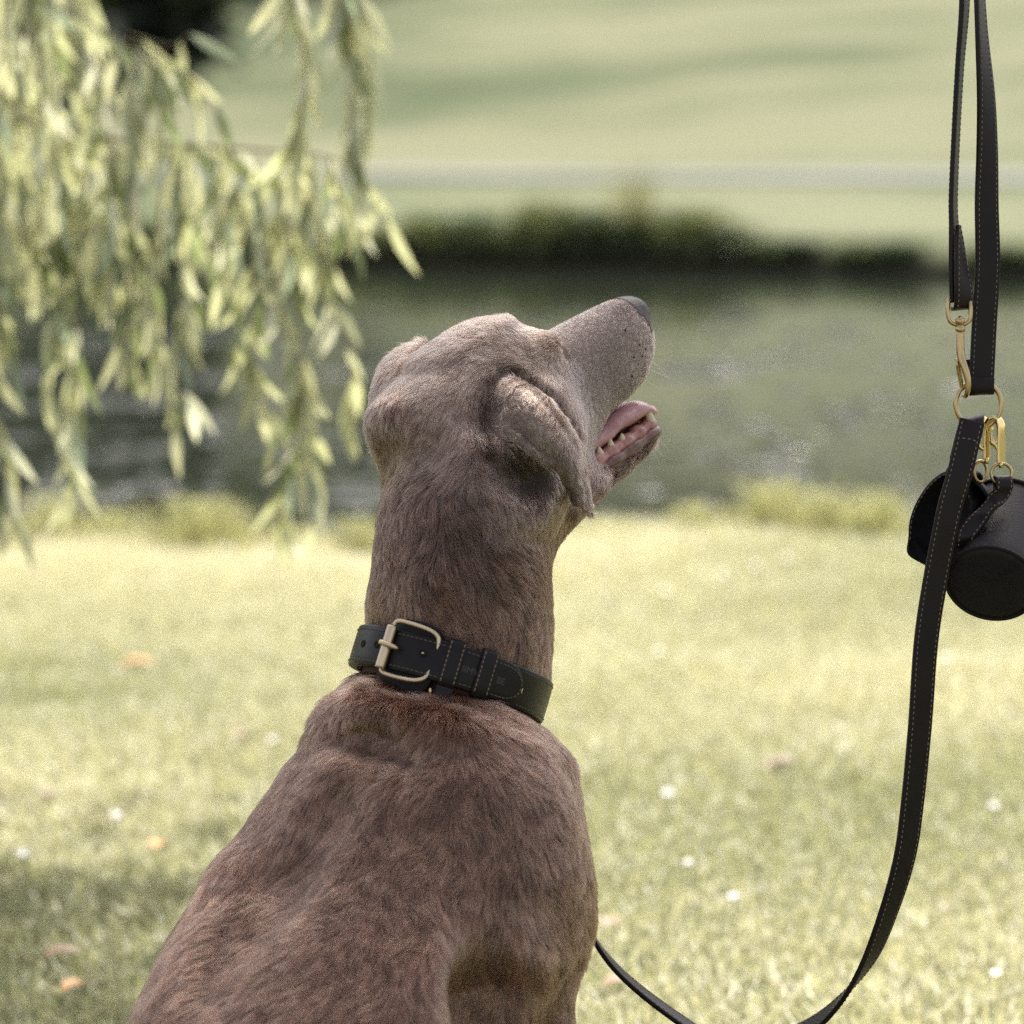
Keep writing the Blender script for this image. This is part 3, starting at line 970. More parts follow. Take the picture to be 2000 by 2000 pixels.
reg = region(np.array((-0.19, -0.20, -0.14)), np.array((0.09, -0.03, 0.14)))
rho, vv_, aa_, _ = collar_coords(*pts_in(reg))
lim = 0.975 + (0.42 + 0.34 * np.maximum(0, aa_)) * np.maximum(0, vv_ - 1.05) + 0.42 * np.maximum(0, -0.05 - vv_)
dc = np.maximum((lim - rho) * 0.073, (np.abs(vv_ - 0.52) - 1.05) * CH)
dc = np.maximum(dc, (rho - 1.5) * 0.073)
FIELD[reg] = smax(FIELD[reg], -dc.astype(np.float32), 0.012)
ell(PX(806, 1330, -0.084), 0.027, 0.013, 0.014, 0.010, mode='cut')


def surface_nets(Fd):
    """Quads of the zero level set, vertices at mean edge crossings."""
    s = Fd < 0
    nx, ny, nz = Fd.shape
    cnt = np.zeros((nx - 1, ny - 1, nz - 1), np.int8)
    for a in (0, 1):
        for b in (0, 1):
            for c in (0, 1):
                cnt += s[a:nx - 1 + a, b:ny - 1 + b, c:nz - 1 + c]
    act = (cnt > 0) & (cnt < 8)
    idx = np.full(act.shape, -1, np.int32)
    I = np.argwhere(act)
    idx[act] = np.arange(len(I))
    acc = np.zeros((len(I), 3)); num = np.zeros(len(I))
    cor = [(0, 0, 0), (1, 0, 0), (0, 1, 0), (1, 1, 0), (0, 0, 1), (1, 0, 1), (0, 1, 1), (1, 1, 1)]
    val = {c: Fd[I[:, 0] + c[0], I[:, 1] + c[1], I[:, 2] + c[2]].astype(float) for c in cor}
    for ci in cor:
        for ax in range(3):
            if ci[ax]: continue
            cj = list(ci); cj[ax] = 1; cj = tuple(cj)
            a, b = val[ci], val[cj]
            m = (a < 0) != (b < 0)
            t = a[m] / (a[m] - b[m])
            p = np.tile(np.array(ci, float), (m.sum(), 1)); p[:, ax] += t
            acc[m] += p; num[m] += 1
    V = I + acc / num[:, None]
    quads = []
    for ax in range(3):
        o1, o2 = [(1, 2), (2, 0), (0, 1)][ax]
        sl0 = [slice(1, -1)] * 3; sl1 = [slice(1, -1)] * 3
        sl0[ax] = slice(0, -1); sl1[ax] = slice(1, None)
        A, B = s[tuple(sl0)], s[tuple(sl1)]
        for flip in (False, True):
            E = np.argwhere((A & ~B) if not flip else (~A & B))
            if not len(E): continue
            off = np.ones(3, int); off[ax] = 0
            E = E + off
            e1 = np.zeros(3, int); e1[o1] = 1
            e2 = np.zeros(3, int); e2[o2] = 1
            c = [idx[tuple((E - a * e1 - b * e2).T)] for a, b in ((1, 1), (0, 1), (0, 0), (1, 0))]
            qd = np.stack(c, 1)
            if flip: qd = qd[:, ::-1]
            quads.append(qd)
    Q = np.concatenate(quads)
    return V, Q[(Q >= 0).all(1)]


V, BODY_Q = surface_nets(FIELD)
V = np.stack((gx[0] + V[:, 0] * VOX, gu[0] + V[:, 1] * VOX, gf[0] + V[:, 2] * VOX), 1)
# relax the voxel steps a little
for _ in range(3):
    acc = np.zeros_like(V); cn = np.zeros(len(V))
    for k in range(4):
        np.add.at(acc, BODY_Q[:, k], V[BODY_Q[:, (k + 1) % 4]]); np.add.at(cn, BODY_Q[:, k], 1)
    V = V * 0.5 + 0.5 * acc / np.maximum(cn, 1)[:, None]
BODY_V = NECK0 + V[:, :1] * R_AX + V[:, 1:2] * U_AX + V[:, 2:] * F_AX       # world
BODY_L = V                                                                 # right / up / away
# ------------------------------------------------------------------ coat colour and fur
def to_head(L):
    """Field frame -> head coordinates in cm (forward, right, up)."""
    q = (L - HC) * 100
    return q @ HF, q @ HR, q @ HU


def photo_px(L):
    k = DIST / (DIST + L[:, 2]) / S
    return 1000 + L[:, 0] * k, 1000 - L[:, 1] * k


def HT(tx, ty, r=0.0):
    """Head-plane point r cm to the dog's right that projects to a photo pixel (field frame)."""
    p = np.array((0.0, 0.0))
    A = np.array(((HF[0], HU[0]), (HF[1], HU[1]))) * 0.01
    d = 0.02
    for _ in range(6):
        k = (DIST + d) / DIST
        b = np.array(((tx - 1000) * S * k, (1000 - ty) * S * k)) - (HC + r * 0.01 * HR)[:2]
        p = np.linalg.solve(A, b)
        d = H(p[0], r, p[1])[2]
    return H(p[0], r, p[1])


def LW(L):
    """Field frame -> world."""
    L = np.asarray(L, float)
    return NECK0 + L[..., :1] * R_AX + L[..., 1:2] * U_AX + L[..., 2:] * F_AX


def spot(tx, ty, x, y, rx, ry=None, ang=0.0):
    ry = ry or rx
    c, s_ = math.cos(ang), math.sin(ang)
    dx, dy = tx - x, ty - y
    return np.exp(-(((dx * c + dy * s_) / rx) ** 2 + ((-dx * s_ + dy * c) / ry) ** 2))


def coat_colour(L):
    tx, ty = photo_px(L)
    f, r, u = to_head(L)
    col = np.tile(np.array((0.152, 0.080, 0.054)), (len(L), 1))

    def mix(w, c):
        nonlocal col
        col = col * (1 - w[:, None]) + np.array(c) * w[:, None]
    headw = smooth(-11.5, -6.0, u) * smooth(-9, -3, f) * (ty < 1060)
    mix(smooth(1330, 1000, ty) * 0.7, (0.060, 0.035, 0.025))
    mix(headw * 0.9, (0.285, 0.19, 0.148))
    muz = smooth(5.0, 10.5, f) * headw
    mix(muz * 0.9, (0.40, 0.285, 0.237))
    near = L[:, 2] < 0.09
    mix(0.75 * spot(tx, ty, 1216, 604, 26, 15, -0.5) * headw, (0.13, 0.085, 0.07))
    mix(0.85 * spot(tx, ty, 1083, 672, 24, 9, 0.55) * near, (0.10, 0.048, 0.024))
    mix(0.75 * spot(tx, ty, 1110, 692, 16, 8, 0.9) * near, (0.11, 0.06, 0.03))
    mix(0.55 * spot(tx, ty, 1082, 714, 16, 24, -0.3) * near, (0.08, 0.062, 0.055))
    mix(0.6 * spot(tx, ty, 1236, 755, 22, 14, -0.6) * headw, (0.11, 0.075, 0.055))
    mix(0.45 * spot(tx, ty, 1190, 780, 40, 50, -0.6) * headw, (0.17, 0.11, 0.08))
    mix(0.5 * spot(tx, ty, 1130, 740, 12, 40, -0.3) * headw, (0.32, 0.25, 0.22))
    # dark brown edging of the ear fold, then shade painted below the ear
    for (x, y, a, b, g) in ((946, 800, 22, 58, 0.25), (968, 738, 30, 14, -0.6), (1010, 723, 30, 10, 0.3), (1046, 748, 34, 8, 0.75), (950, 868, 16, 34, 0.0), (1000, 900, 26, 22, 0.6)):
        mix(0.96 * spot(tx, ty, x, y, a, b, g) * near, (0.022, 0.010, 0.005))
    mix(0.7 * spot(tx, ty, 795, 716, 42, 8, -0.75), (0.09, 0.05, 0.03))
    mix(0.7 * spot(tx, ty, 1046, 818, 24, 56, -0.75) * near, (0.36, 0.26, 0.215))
    mix(0.85 * spot(tx, ty, 1112, 962, 9, 36, -0.25) * near, (0.05, 0.03, 0.02))  # darker inner ear, with its shadow coloured in as well
    mix(0.8 * spot(tx, ty, 1045, 925, 40, 22, 0.6) * near * (L[:, 2] > -0.058), (0.045, 0.028, 0.018))  # shadow under the ear, put into the coat colour
    mix(0.85 * spot(tx, ty, 1030, 945, 66, 42, 0.4), (0.026, 0.015, 0.010))  # wider shade below the ear, painted as darker fur
    # jaw and throat
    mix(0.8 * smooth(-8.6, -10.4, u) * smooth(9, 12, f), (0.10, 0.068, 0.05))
    # large soft blotches of the coat
    n1 = vnoise(L, 9.0) - 0.5
    n2 = vnoise(L, 28.0, 5.0) - 0.5
    col = col * (1 + 0.42 * n1 + 0.34 * n2)[:, None]
    # mouth lining
    inside = (f > 7.5) & (f < 17.5) & (u < -5.2) & (u > -9.2) & (np.abs(r) < 2.4 - 0.05 * f)
    return np.clip(col, 0.01, 0.9), headw, muz, inside


FLOW = np.array([
    (1200, 640, -HF[0], -HF[1], -HF[2]), (1255, 720, -HF[0], -HF[1] - 0.25, -HF[2]), (1120, 650, -HF[0], -HF[1], -HF[2]), (1240, 890, -HF[0], -HF[1], -HF[2]),
    (1020, 665, -0.9, 0.0, -0.4), (940, 670, -0.9, -0.1, -0.3), (880, 710, -0.8, -0.5, -0.2), (800, 850, -0.25, -0.95, 0), (860, 860, -0.1, -1, 0),
    (790, 690, -0.7, -0.6, 0), (735, 780, -0.2, -1, 0), (920, 760, -0.45, -0.9, 0),
    (1100, 735, -0.1, -0.95, 0), (1150, 800, -0.15, -0.95, -0.2), (1150, 890, -0.1, -1, 0), (960, 920, 0.25, -0.95, 0),
    (760, 1000, -0.25, -0.97, 0), (860, 1030, 0.15, -1, 0), (1000, 1080, 0.6, -0.8, 0), (1060, 1150, 0.45, -0.9, 0.1), (740, 1160, -0.15, -1, 0), (880, 1190, 0.45, -0.85, 0),
    (860, 1390, -0.2, -1, 0), (640, 1390, -0.75, -0.65, 0), (740, 1350, -0.5, -0.8, 0), (1070, 1440, 0.5, -0.85, 0), (980, 1420, 0.35, -0.9, 0),
    (800, 1600, -0.4, -0.9, 0), (680, 1500, -0.65, -0.75, 0), (520, 1650, -0.6, -0.8, 0), (400, 1900, -0.55, -0.83, 0), (650, 1900, -0.5, -0.87, 0), (850, 1950, -0.25, -0.95, 0),
    (1050, 1650, 0.15, -1, 0), (960, 1700, -0.1, -1, 0), (1060, 1900, 0.05, -1, 0), (300, 2200, -0.4, -0.9, 0), (700, 2300, 0.1, -1, 0), (1000, 2300, 0, -1, 0)])


def on_ear(tx, ty, d):
    """How much a point belongs to the hanging ear on the near side."""
    a = np.array((985.0, 790.0)); b = np.array((1146.0, 990.0)); ab = b - a
    t = ((tx - a[0]) * ab[0] + (ty - a[1]) * ab[1]) / (ab @ ab)
    off = np.abs((tx - a[0]) * -ab[1] + (ty - a[1]) * ab[0]) / np.linalg.norm(ab)
    return ((t > -0.05) & (t < 1.1) & (off < 50 - 20 * np.clip(t, 0, 1)) & (d < 0.0)).astype(float) * (d < -0.018)


def grow_fur(n_hair, seed=11):
    rng = np.random.default_rng(seed)
    A, B, C, D = [BODY_L[BODY_Q[:, k]] for k in range(4)]
    nrm = np.cross(C - A, D - B)
    area = np.linalg.norm(nrm, axis=1) * 0.5
    nrm /= (2 * area)[:, None] + 1e-12
    # vertex normals
    vn = np.zeros_like(BODY_L)
    for k in range(4): np.add.at(vn, BODY_Q[:, k], nrm * area[:, None])
    vn /= np.linalg.norm(vn, axis=1)[:, None] + 1e-12
    cen = (A + B + C + D) / 4
    tx, ty = photo_px(cen)
    f, r, u = to_head(cen)
    face = -(nrm[:, 2] + nrm[:, 0] * 0.35 * np.sign(cen[:, 0]) * 0 )
    w = area * np.where((face > -0.35) & (ty < 2060), 1.0, 0.22)
    w *= np.where((f > 4) & (ty < 1060), 1.9, 1.0) * np.where(ty < 1060, 1.25, 1.0)
    # no hair on the nose pad, in the mouth, on the eyes
    nose = (f > 17.55) & (u > -1.75) & (np.abs(r) < 2.2)
    nose &= (f - 17.55) * 1.0 + (u + 1.75) * 0.35 > 0.25
    _, _, _, inside = coat_colour(cen)
    eye = np.zeros(len(cen), bool)
    for s_ in (1, -1): eye |= np.linalg.norm(cen - H(8.9, 3.4 * s_, 0.55), axis=1) < 0.0065
    w[nose | inside | eye] = 0
    global NOSE_FACES, MOUTH_FACES, BODY_N
    NOSE_FACES, MOUTH_FACES, BODY_N = nose, inside, vn
    idx = rng.choice(len(w), n_hair, p=w / w.sum())
    a, b = rng.random(n_hair)[:, None], rng.random(n_hair)[:, None]
    q = BODY_Q[idx]
    def lerp(Z): return (Z[q[:, 0]] * (1 - a) + Z[q[:, 1]] * a) * (1 - b) + (Z[q[:, 3]] * (1 - a) + Z[q[:, 2]] * a) * b
    P, N = lerp(BODY_L), lerp(vn)
    N /= np.linalg.norm(N, axis=1)[:, None]
    tx, ty = photo_px(P)
    # keep the band under the collar free
    kc = collar_band(P)
    keep = ~kc
    P, N, tx, ty = P[keep], N[keep], tx[keep], ty[keep]
    n = len(P)
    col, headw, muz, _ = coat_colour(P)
    f, r, u = to_head(P)
    ear = on_ear(tx, ty, P[:, 2])
    # flow
    num = np.zeros((n, 3)); den = np.zeros(n)
    for x, y, *v in FLOW:
        ww = 1.0 / ((tx - x) ** 2 + (ty - y) ** 2 + 400.0) ** 1.6
        num += ww[:, None] * np.array(v); den += ww
    G = num / den[:, None]
    G = G * (1 - ear[:, None]) + ear[:, None] * np.array((0.62, -0.78, 0.05))
    # swirl
    sw = (vnoise(P, 34.0, 3.0) - 0.5) * 1.5 * (1 - 0.6 * muz) + (vnoise(P, 90.0, 9.0) - 0.5) * 1.0 * (1 - 0.5 * headw) + rng.normal(0, 0.16, n)
    G = G - N * (G * N).sum(1)[:, None]
    G /= np.linalg.norm(G, axis=1)[:, None] + 1e-9
    T2 = np.cross(N, G)
    G = G * np.cos(sw)[:, None] + T2 * np.sin(sw)[:, None]
    ln = 0.0118 - 0.0042 * headw - 0.0043 * muz
    ln = np.where(ear > 0, 0.0048, ln)
    ruff = np.exp(-((ty - (1362 + (tx - 880) * 0.26)) / 42.0) ** 2) * (1 - headw) * (0.15 + 0.85 * smooth(1075, 930, tx))
    ln = ln + 0.004 * ruff
    top = spot(tx, ty, 960, 640, 90, 30) + spot(tx, ty, 800, 690, 60, 30)
    ln = ln + 0.0035 * top
    ln = ln * rng.uniform(0.65, 1.25, n)
    ln = np.where(ty > 2100, ln * 0.9, ln)
    lift = 0.27 - 0.07 * headw - 0.06 * muz + 0.35 * ruff + 0.25 * np.clip(top, 0, 1)
    lift = np.where(ear > 0, 0.16, lift)
    lift = lift * rng.uniform(0.6, 1.5, n) + 0.25 * np.clip(vnoise(P, 55.0, 21.0) - 0.62, 0, 1)
    # clumps: nearest of jittered cell centres on a 3-D lattice
    cell = 0.0062
    ci = np.floor(P / cell).astype(np.int64)
    best = np.full(n, 1e9); cp = np.zeros((n, 3)); cid = np.zeros(n, np.int64)
    for ox in (-1, 0, 1):
        for oy in (-1, 0, 1):
            for oz in (-1, 0, 1):
                k = ci + (ox, oy, oz)
                h = (k[:, 0] * 73856093) ^ (k[:, 1] * 19349663) ^ (k[:, 2] * 83492791)
                j = np.stack([_NT.ravel()[(h * m_ + 17 * m_) % 262144] for m_ in (1, 3, 7)], 1)
                c = (k + j) * cell
                dd = ((c - P) ** 2).sum(1)
                m_ = dd < best
                best[m_] = dd[m_]; cp[m_] = c[m_]; cid[m_] = h[m_] % 262144
    cv = _NT.ravel()[cid]
    clump = (0.66 - 0.28 * headw - 0.12 * muz)
    to_c = cp - P
    to_c -= N * (to_c * N).sum(1)[:, None]
    K = 5
    ts = np.linspace(0, 1, K)
    pts = np.zeros((n, K, 3))
    for i, t in enumerate(ts):
        pts[:, i] = P + N * (lift * ln * (t - 0.42 * t * t))[:, None] + G * (ln * (0.75 * t + 0.25 * t * t))[:, None] + to_c * (clump * t ** 1.4)[:, None]
        pts[:, i] -= N * (0.0006 * (1 - t))
    droop = 0.10 * ln
    pts[:, :, 1] -= (droop[:, None] * ts[None, :] ** 2)
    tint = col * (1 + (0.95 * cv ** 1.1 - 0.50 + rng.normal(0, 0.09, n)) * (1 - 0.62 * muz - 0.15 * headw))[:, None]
    # single darker or paler hairs
    tint *= np.where(rng.random(n) < 0.06, 0.6, 1.0)[:, None]
    tint = np.where((rng.random(n) < 0.10)[:, None], tint * 1.45, tint)
    tint = np.clip(tint, 0.012, 0.92)
    rad_ = np.where(headw > 0.5, 0.00018, 0.00025) * rng.uniform(0.8, 1.2, n)
    rad_ *= (1 - 0.25 * muz)
    return pts, tint, rad_


def fur_object(name, pts, tint, radius, mat):
    n, K = pts.shape[:2]
    hc = bpy.data.hair_curves.new(name)
    hc.add_curves([K] * n)
    hc.attributes['position'].data.foreach_set('vector', LW(pts).astype(np.float32).ravel()) if 'position' in hc.attributes else hc.position_data.foreach_set('vector', LW(pts).astype(np.float32).ravel())
    ra = hc.attributes.get('radius') or hc.attributes.new('radius', 'FLOAT', 'POINT')
    prof = np.interp(np.linspace(0, 1, K), (0, 0.5, 1), (1.0, 0.85, 0.12))
    ra.data.foreach_set('value', (radius[:, None] * prof[None, :]).astype(np.float32).ravel())
    ca = hc.attributes.new('tint', 'FLOAT_COLOR', 'CURVE')
    ca.data.foreach_set('color', np.concatenate((tint, np.ones((n, 1))), 1).astype(np.float32).ravel())
    hc.materials.append(mat)
    return hc


def collar_band(P):
    """Skin covered by the collar and its buckle pad."""
    rho, v, a, b = collar_coords(P[:, 0], P[:, 1], P[:, 2])
    pad = (a > -0.75) & (a < 0.0) & (b > 0)
    return (rho < 1.2) & (v > -0.10 - 0.2 * pad) & (v < 1.04 + 0.22 * pad)


# materials of the dog
m = NT('fur')
hair = m.n('ShaderNodeBsdfHairPrincipled')
hair.parametrization = 'COLOR'
at = m.n('ShaderNodeAttribute', attribute_name='tint')
m.l(at.outputs['Color'], hair.inputs['Color'])
hair.inputs['Roughness'].default_value = 0.34
hair.inputs['Radial Roughness'].default_value = 0.65
hair.inputs['Coat'].default_value = 0.0
hair.inputs['IOR'].default_value = 1.45
m.l(hair.outputs[0], m.out.inputs['Surface'])
M_FUR = m.mat
m = NT('dog_skin')
at = m.n('ShaderNodeAttribute', attribute_name='coat')
m.l(at.outputs['Color'], m.b.inputs['Base Color'])
m.bs(Roughness=0.75)
M_SKIN = m.mat

PTS, TINT, RADS = grow_fur(N_HAIR)

DOG = empty('dog', (*LW(PX(700, 2545, -0.08))[:2], 0.0),
            label='grey-brown short-haired dog sitting with its back turned and its mouth open', cat='dog')
body_me = mesh_np('body', BODY_V, BODY_Q, M_SKIN)
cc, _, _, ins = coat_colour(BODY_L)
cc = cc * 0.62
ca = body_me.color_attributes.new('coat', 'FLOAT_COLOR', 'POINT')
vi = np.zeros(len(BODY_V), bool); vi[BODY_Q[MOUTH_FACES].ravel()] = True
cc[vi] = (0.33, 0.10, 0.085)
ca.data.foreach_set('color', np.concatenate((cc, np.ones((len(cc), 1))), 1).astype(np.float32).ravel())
put('body', body_me, DOG)
hc = fur_object('fur', PTS, TINT, RADS, M_FUR)
fur = put('fur', hc, DOG)
fur['kind'] = 'stuff'
# ------------------------------------------------------------------ leather and brass
def leather(name, c0, c1, rough, scale=900.0, bump=0.35):
    m = NT(name)
    nz = m.noise(60.0, 6, 0.6)
    gr = m.n('ShaderNodeTexVoronoi', Scale=scale)
    tc = m.n('ShaderNodeTexCoord'); m.l(tc.outputs['Object'], gr.inputs['Vector'])
    rp = m.ramp(nz.outputs['Fac'], [(0.3, c0), (0.75, c1)])
    m.l(rp.outputs['Color'], m.b.inputs['Base Color'])
    rr = m.n('ShaderNodeMapRange'); rr.inputs['To Min'].default_value = rough - 0.08; rr.inputs['To Max'].default_value = rough + 0.12
    m.l(nz.outputs['Fac'], rr.inputs['Value']); m.l(rr.outputs[0], m.b.inputs['Roughness'])
    m.b.inputs['Specular IOR Level'].default_value = 0.22
    m.bump(gr.outputs['Distance'], bump, 0.0004)
    return m.mat


M_LEATHER = leather('black_leather', (0.0045, 0.0034, 0.0034), (0.012, 0.0085, 0.0085), 0.33)
M_LEASH = leather('dark_brown_leather', (0.0065, 0.0042, 0.004), (0.015, 0.0095, 0.0088), 0.38)
M_POUCH = leather('pouch_leather', (0.009, 0.007, 0.009), (0.019, 0.015, 0.018), 0.52)
M_EDGE = leather('leather_edge', (0.006, 0.005, 0.005), (0.014, 0.011, 0.011), 0.6)


def metal(name, c, rough):
    m = NT(name)
    nz = m.noise(220.0, 4, 0.6)
    rr = m.n('ShaderNodeMapRange'); rr.inputs['To Min'].default_value = rough - 0.06; rr.inputs['To Max'].default_value = rough + 0.10
    m.l(nz.outputs['Fac'], rr.inputs['Value']); m.l(rr.outputs[0], m.b.inputs['Roughness'])
    m.bs(Base_Color=(*c, 1), Metallic=1.0)
    return m.mat


M_BRASS = metal('antique_brass', (0.50, 0.37, 0.20), 0.30)
M_SATIN = metal('satin_brass', (0.62, 0.49, 0.34), 0.36)
M_GOLD = metal('polished_gold', (0.72, 0.56, 0.25), 0.16)
m = NT('thread'); m.bs(Base_Color=(0.27, 0.185, 0.145, 1), Roughness=0.8); M_THREAD = m.mat
m = NT('dark_thread'); m.bs(Base_Color=(0.14, 0.105, 0.088, 1), Roughness=0.8); M_DTHREAD = m.mat
m = NT('stamped_leather'); m.bs(Base_Color=(0.055, 0.042, 0.038, 1), Roughness=0.6); M_STAMP = m.mat
m = NT('hole_dark'); m.bs(Base_Color=(0.004, 0.003, 0.003, 1), Roughness=0.9); M_HOLE = m.mat


def ribbon(mb, path, wdir, width, thick, bulge=0.0):
    """Strap: centre path (n,3), width direction (n,3), rounded-edge section."""
    path = np.asarray(path, float); n = len(path)
    wdir = np.broadcast_to(np.asarray(wdir, float), (n, 3)).copy()
    T = np.gradient(path, axis=0); T /= np.linalg.norm(T, axis=1)[:, None]
    wdir -= T * (wdir * T).sum(1)[:, None]; wdir /= np.linalg.norm(wdir, axis=1)[:, None]
    N = np.cross(T, wdir)
    wd = np.broadcast_to(np.asarray(width, float), (n,))[:, None] / 2
    h = thick / 2
    prof = [(-1, -0.55), (-0.975, -0.9), (-0.93, -1), (-0.5, -1 - bulge), (0, -1 - bulge), (0.5, -1 - bulge), (0.93, -1), (0.975, -0.9), (1, -0.55), (1, 0.55), (0.975, 0.9), (0.93, 1), (0.5, 1 + bulge), (0, 1 + bulge), (-0.5, 1 + bulge), (-0.93, 1), (-0.975, 0.9), (-1, 0.55)]
    P = np.stack([path + wdir * wd * a + N * h * b for a, b in prof], 1)
    base = mb.n
    mb.grid(P, close_v=True)
    k = len(prof)
    mb.f.append(tuple(base + i for i in range(k))[::-1]); mb.f.append(tuple(base + (n - 1) * k + i for i in range(k)))
    return T, wdir, N


def stitches(mb, path, normal, length=0.0023, gap=0.0016, r=0.00032, sink=0.0):
    """Row of thread stitches lying on a surface."""
    path = np.asarray(path, float); normal = np.broadcast_to(np.asarray(normal, float), path.shape)
    L = np.concatenate(([0], np.cumsum(np.linalg.norm(np.diff(path, axis=0), axis=1))))
    s = 0.0
    at = lambda q: np.array([np.interp(q, L, path[:, k]) for k in range(3)])
    na = lambda q: np.array([np.interp(q, L, normal[:, k]) for k in range(3)])
    while s + length < L[-1]:
        a, b = at(s), at(s + length)
        nn = na(s + length / 2)
        nn = nn / np.linalg.norm(nn)
        mid = (a + b) / 2 + nn * r * 0.9
        mb.tube(np.array([a - nn * r, a * 0.8 + b * 0.2 + nn * r * 0.6, mid, a * 0.2 + b * 0.8 + nn * r * 0.6, b - nn * r]), r, 5)
        s += length + gap


# ------------------------------------------------------------------ the collar
def cphi(tx):
    return math.asin(max(-1, min(1, (tx - 896) * S / (CA * 0.958))))


def CP(phi, v, off=0.0):
    """Collar coordinates -> world. v: 0 top edge, 1 bottom edge. off: outwards."""
    p = CC + math.sin(phi) * CE1 * (CA + off) + math.cos(phi) * CE2 * (CB + off) + CDN * CH * v
    p = p - (CDN * 0) + np.array((0, 0, 0))
    return LW(p)


def cnorm(phi):
    return LW(CC + math.sin(phi) * CE1 / CA + math.cos(phi) * CE2 / CB) - LW(CC)


COLLAR = empty('dog_collar', LW(CC), label='black leather collar with a brass roller buckle around the dog\'s neck', cat='collar')


def band(phis, v0, v1, o0, o1, mb, closed=False, shape=None):
    """Curved leather band between two offsets; shape(i) -> (v0, v1)."""
    P = []
    for i, ph in enumerate(phis):
        a, b = (v0, v1) if shape is None else shape(i)
        e = (b - a) * 0.03
        P.append([CP(ph, a, o0), CP(ph, a, o1 - 0.0006), CP(ph, a + e, o1), CP(ph, a * 0.75 + b * 0.25, o1 + 0.0002), CP(ph, (a + b) / 2, o1 + 0.0003), CP(ph, a * 0.25 + b * 0.75, o1 + 0.0002), CP(ph, b - e, o1), CP(ph, b, o1 - 0.0006), CP(ph, b, o0)])
    base = mb.n
    mb.grid(np.array(P), close_u=closed, close_v=True)
    if not closed:
        mb.f.append(tuple(base + k for k in range(9))[::-1]); mb.f.append(tuple(base + (len(phis) - 1) * 9 + k for k in range(9)))


mb = MB(); band(np.linspace(-math.pi, math.pi, 120, endpoint=False), 0, 1, 0.0, 0.0030, mb, True)
mb.put('strap', M_LEATHER, COLLAR)
mb = MB()
for v in (0.10, 0.90):
    ph = np.linspace(cphi(1022), 1.75, 60)
    stitches(mb, [CP(p, v, 0.0031) for p in ph], [cnorm(p) for p in ph], 0.0022, 0.0014, 0.00030)
mb.put('stitching', M_DTHREAD, COLLAR)['kind'] = 'stuff'
# outer strap end, from the far side of the neck through the buckle to its pointed tip
TIP, TS = cphi(1020), cphi(985)
phis = np.concatenate((np.linspace(-2.2, TS, 70), TS + (TIP - TS) * np.sin(np.linspace(0.05, 1, 12) * math.pi / 2)))


def tipshape(i):
    ph = phis[i]
    t = max(0.0, (ph - TS) / (TIP - TS))
    w = math.sqrt(max(0.0, 1 - t ** 2.2)) * 0.5 * 0.985
    return 0.5 - max(w, 0.03), 0.5 + max(w, 0.03)


mb = MB(); band(phis, 0, 1, 0.0034, 0.0062, mb, False, tipshape)
STRAP_END = mb.put('strap_end', M_LEATHER, COLLAR)
mb = MB()
for v in (0.115, 0.885):
    ph = np.linspace(cphi(796), TS, 50)
    stitches(mb, [CP(p, v, 0.0064) for p in ph], [cnorm(p) for p in ph], 0.0024, 0.0012, 0.00034)
    ph = np.linspace(-1.6, cphi(776), 30)
    stitches(mb, [CP(p, v, 0.0064) for p in ph], [cnorm(p) for p in ph], 0.0024, 0.0012, 0.00030)
arc = []
for a in np.linspace(-math.pi / 2, math.pi / 2, 30):
    arc.append((TS + (TIP - TS) * 0.90 * math.cos(a) ** 0.9 if abs(a) < 1.57 else TS, 0.5 + 0.385 * math.sin(a)))
stitches(mb, [CP(p, v, 0.0064) for p, v in arc], [cnorm(p) for p, v in arc], 0.0022, 0.0012, 0.00034)
mb.put('stitching', M_DTHREAD, STRAP_END)['kind'] = 'stuff'
# pad of leather behind the buckle
mb = MB()
pp = np.linspace(cphi(772), cphi(874), 24)


def padshape(i):
    t = (i / 23) * 2 - 1
    q = (1 - abs(t) ** 3.2) ** (1 / 3.2) if abs(t) < 1 else 0.0
    q = max(q, 0.25)
    return 0.56 - 0.86 * q, 0.56 + 0.92 * q


band(pp, 0, 1, -0.0028, 0.0033, mb, False, padshape)
mb.put('buckle_pad', M_EDGE, COLLAR)
# keeper loops
for x0, x1, dp in ((884, 913, 0.0), (941, 968, 0.0)):
    mb = MB()
    pk = np.linspace(cphi(x0), cphi(x1), 9)
    P = []
    for ph in pk:
        P.append([CP(ph, -0.09, 0.0005), CP(ph, -0.10, 0.0060), CP(ph, -0.04, 0.0084), CP(ph, 0.25, 0.0088), CP(ph, 0.5, 0.0089), CP(ph, 0.75, 0.0088), CP(ph, 1.04, 0.0084), CP(ph, 1.10, 0.0060), CP(ph, 1.09, 0.0005),
                  CP(ph, 1.03, 0.0010), CP(ph, 1.03, 0.0058), CP(ph, 0.95, 0.0068), CP(ph, 0.05, 0.0068), CP(ph, -0.03, 0.0058), CP(ph, -0.03, 0.0010)])
    base = mb.n
    mb.grid(np.array(P), close_v=True)
    mb.f.append(tuple(base + k for k in range(15))[::-1]); mb.f.append(tuple(base + 8 * 15 + k for k in range(15)))
    K_ = mb.put('keeper_loop', M_LEATHER, COLLAR)
    mb = MB()
    for ph in (pk[1], pk[7]):
        vv = np.linspace(-0.03, 1.03, 30)
        stitches(mb, [CP(ph, v, 0.0089) for v in vv], cnorm(ph), 0.0022, 0.0012, 0.00034)
    mb.put('stitching', M_THREAD, K_)['kind'] = 'stuff'
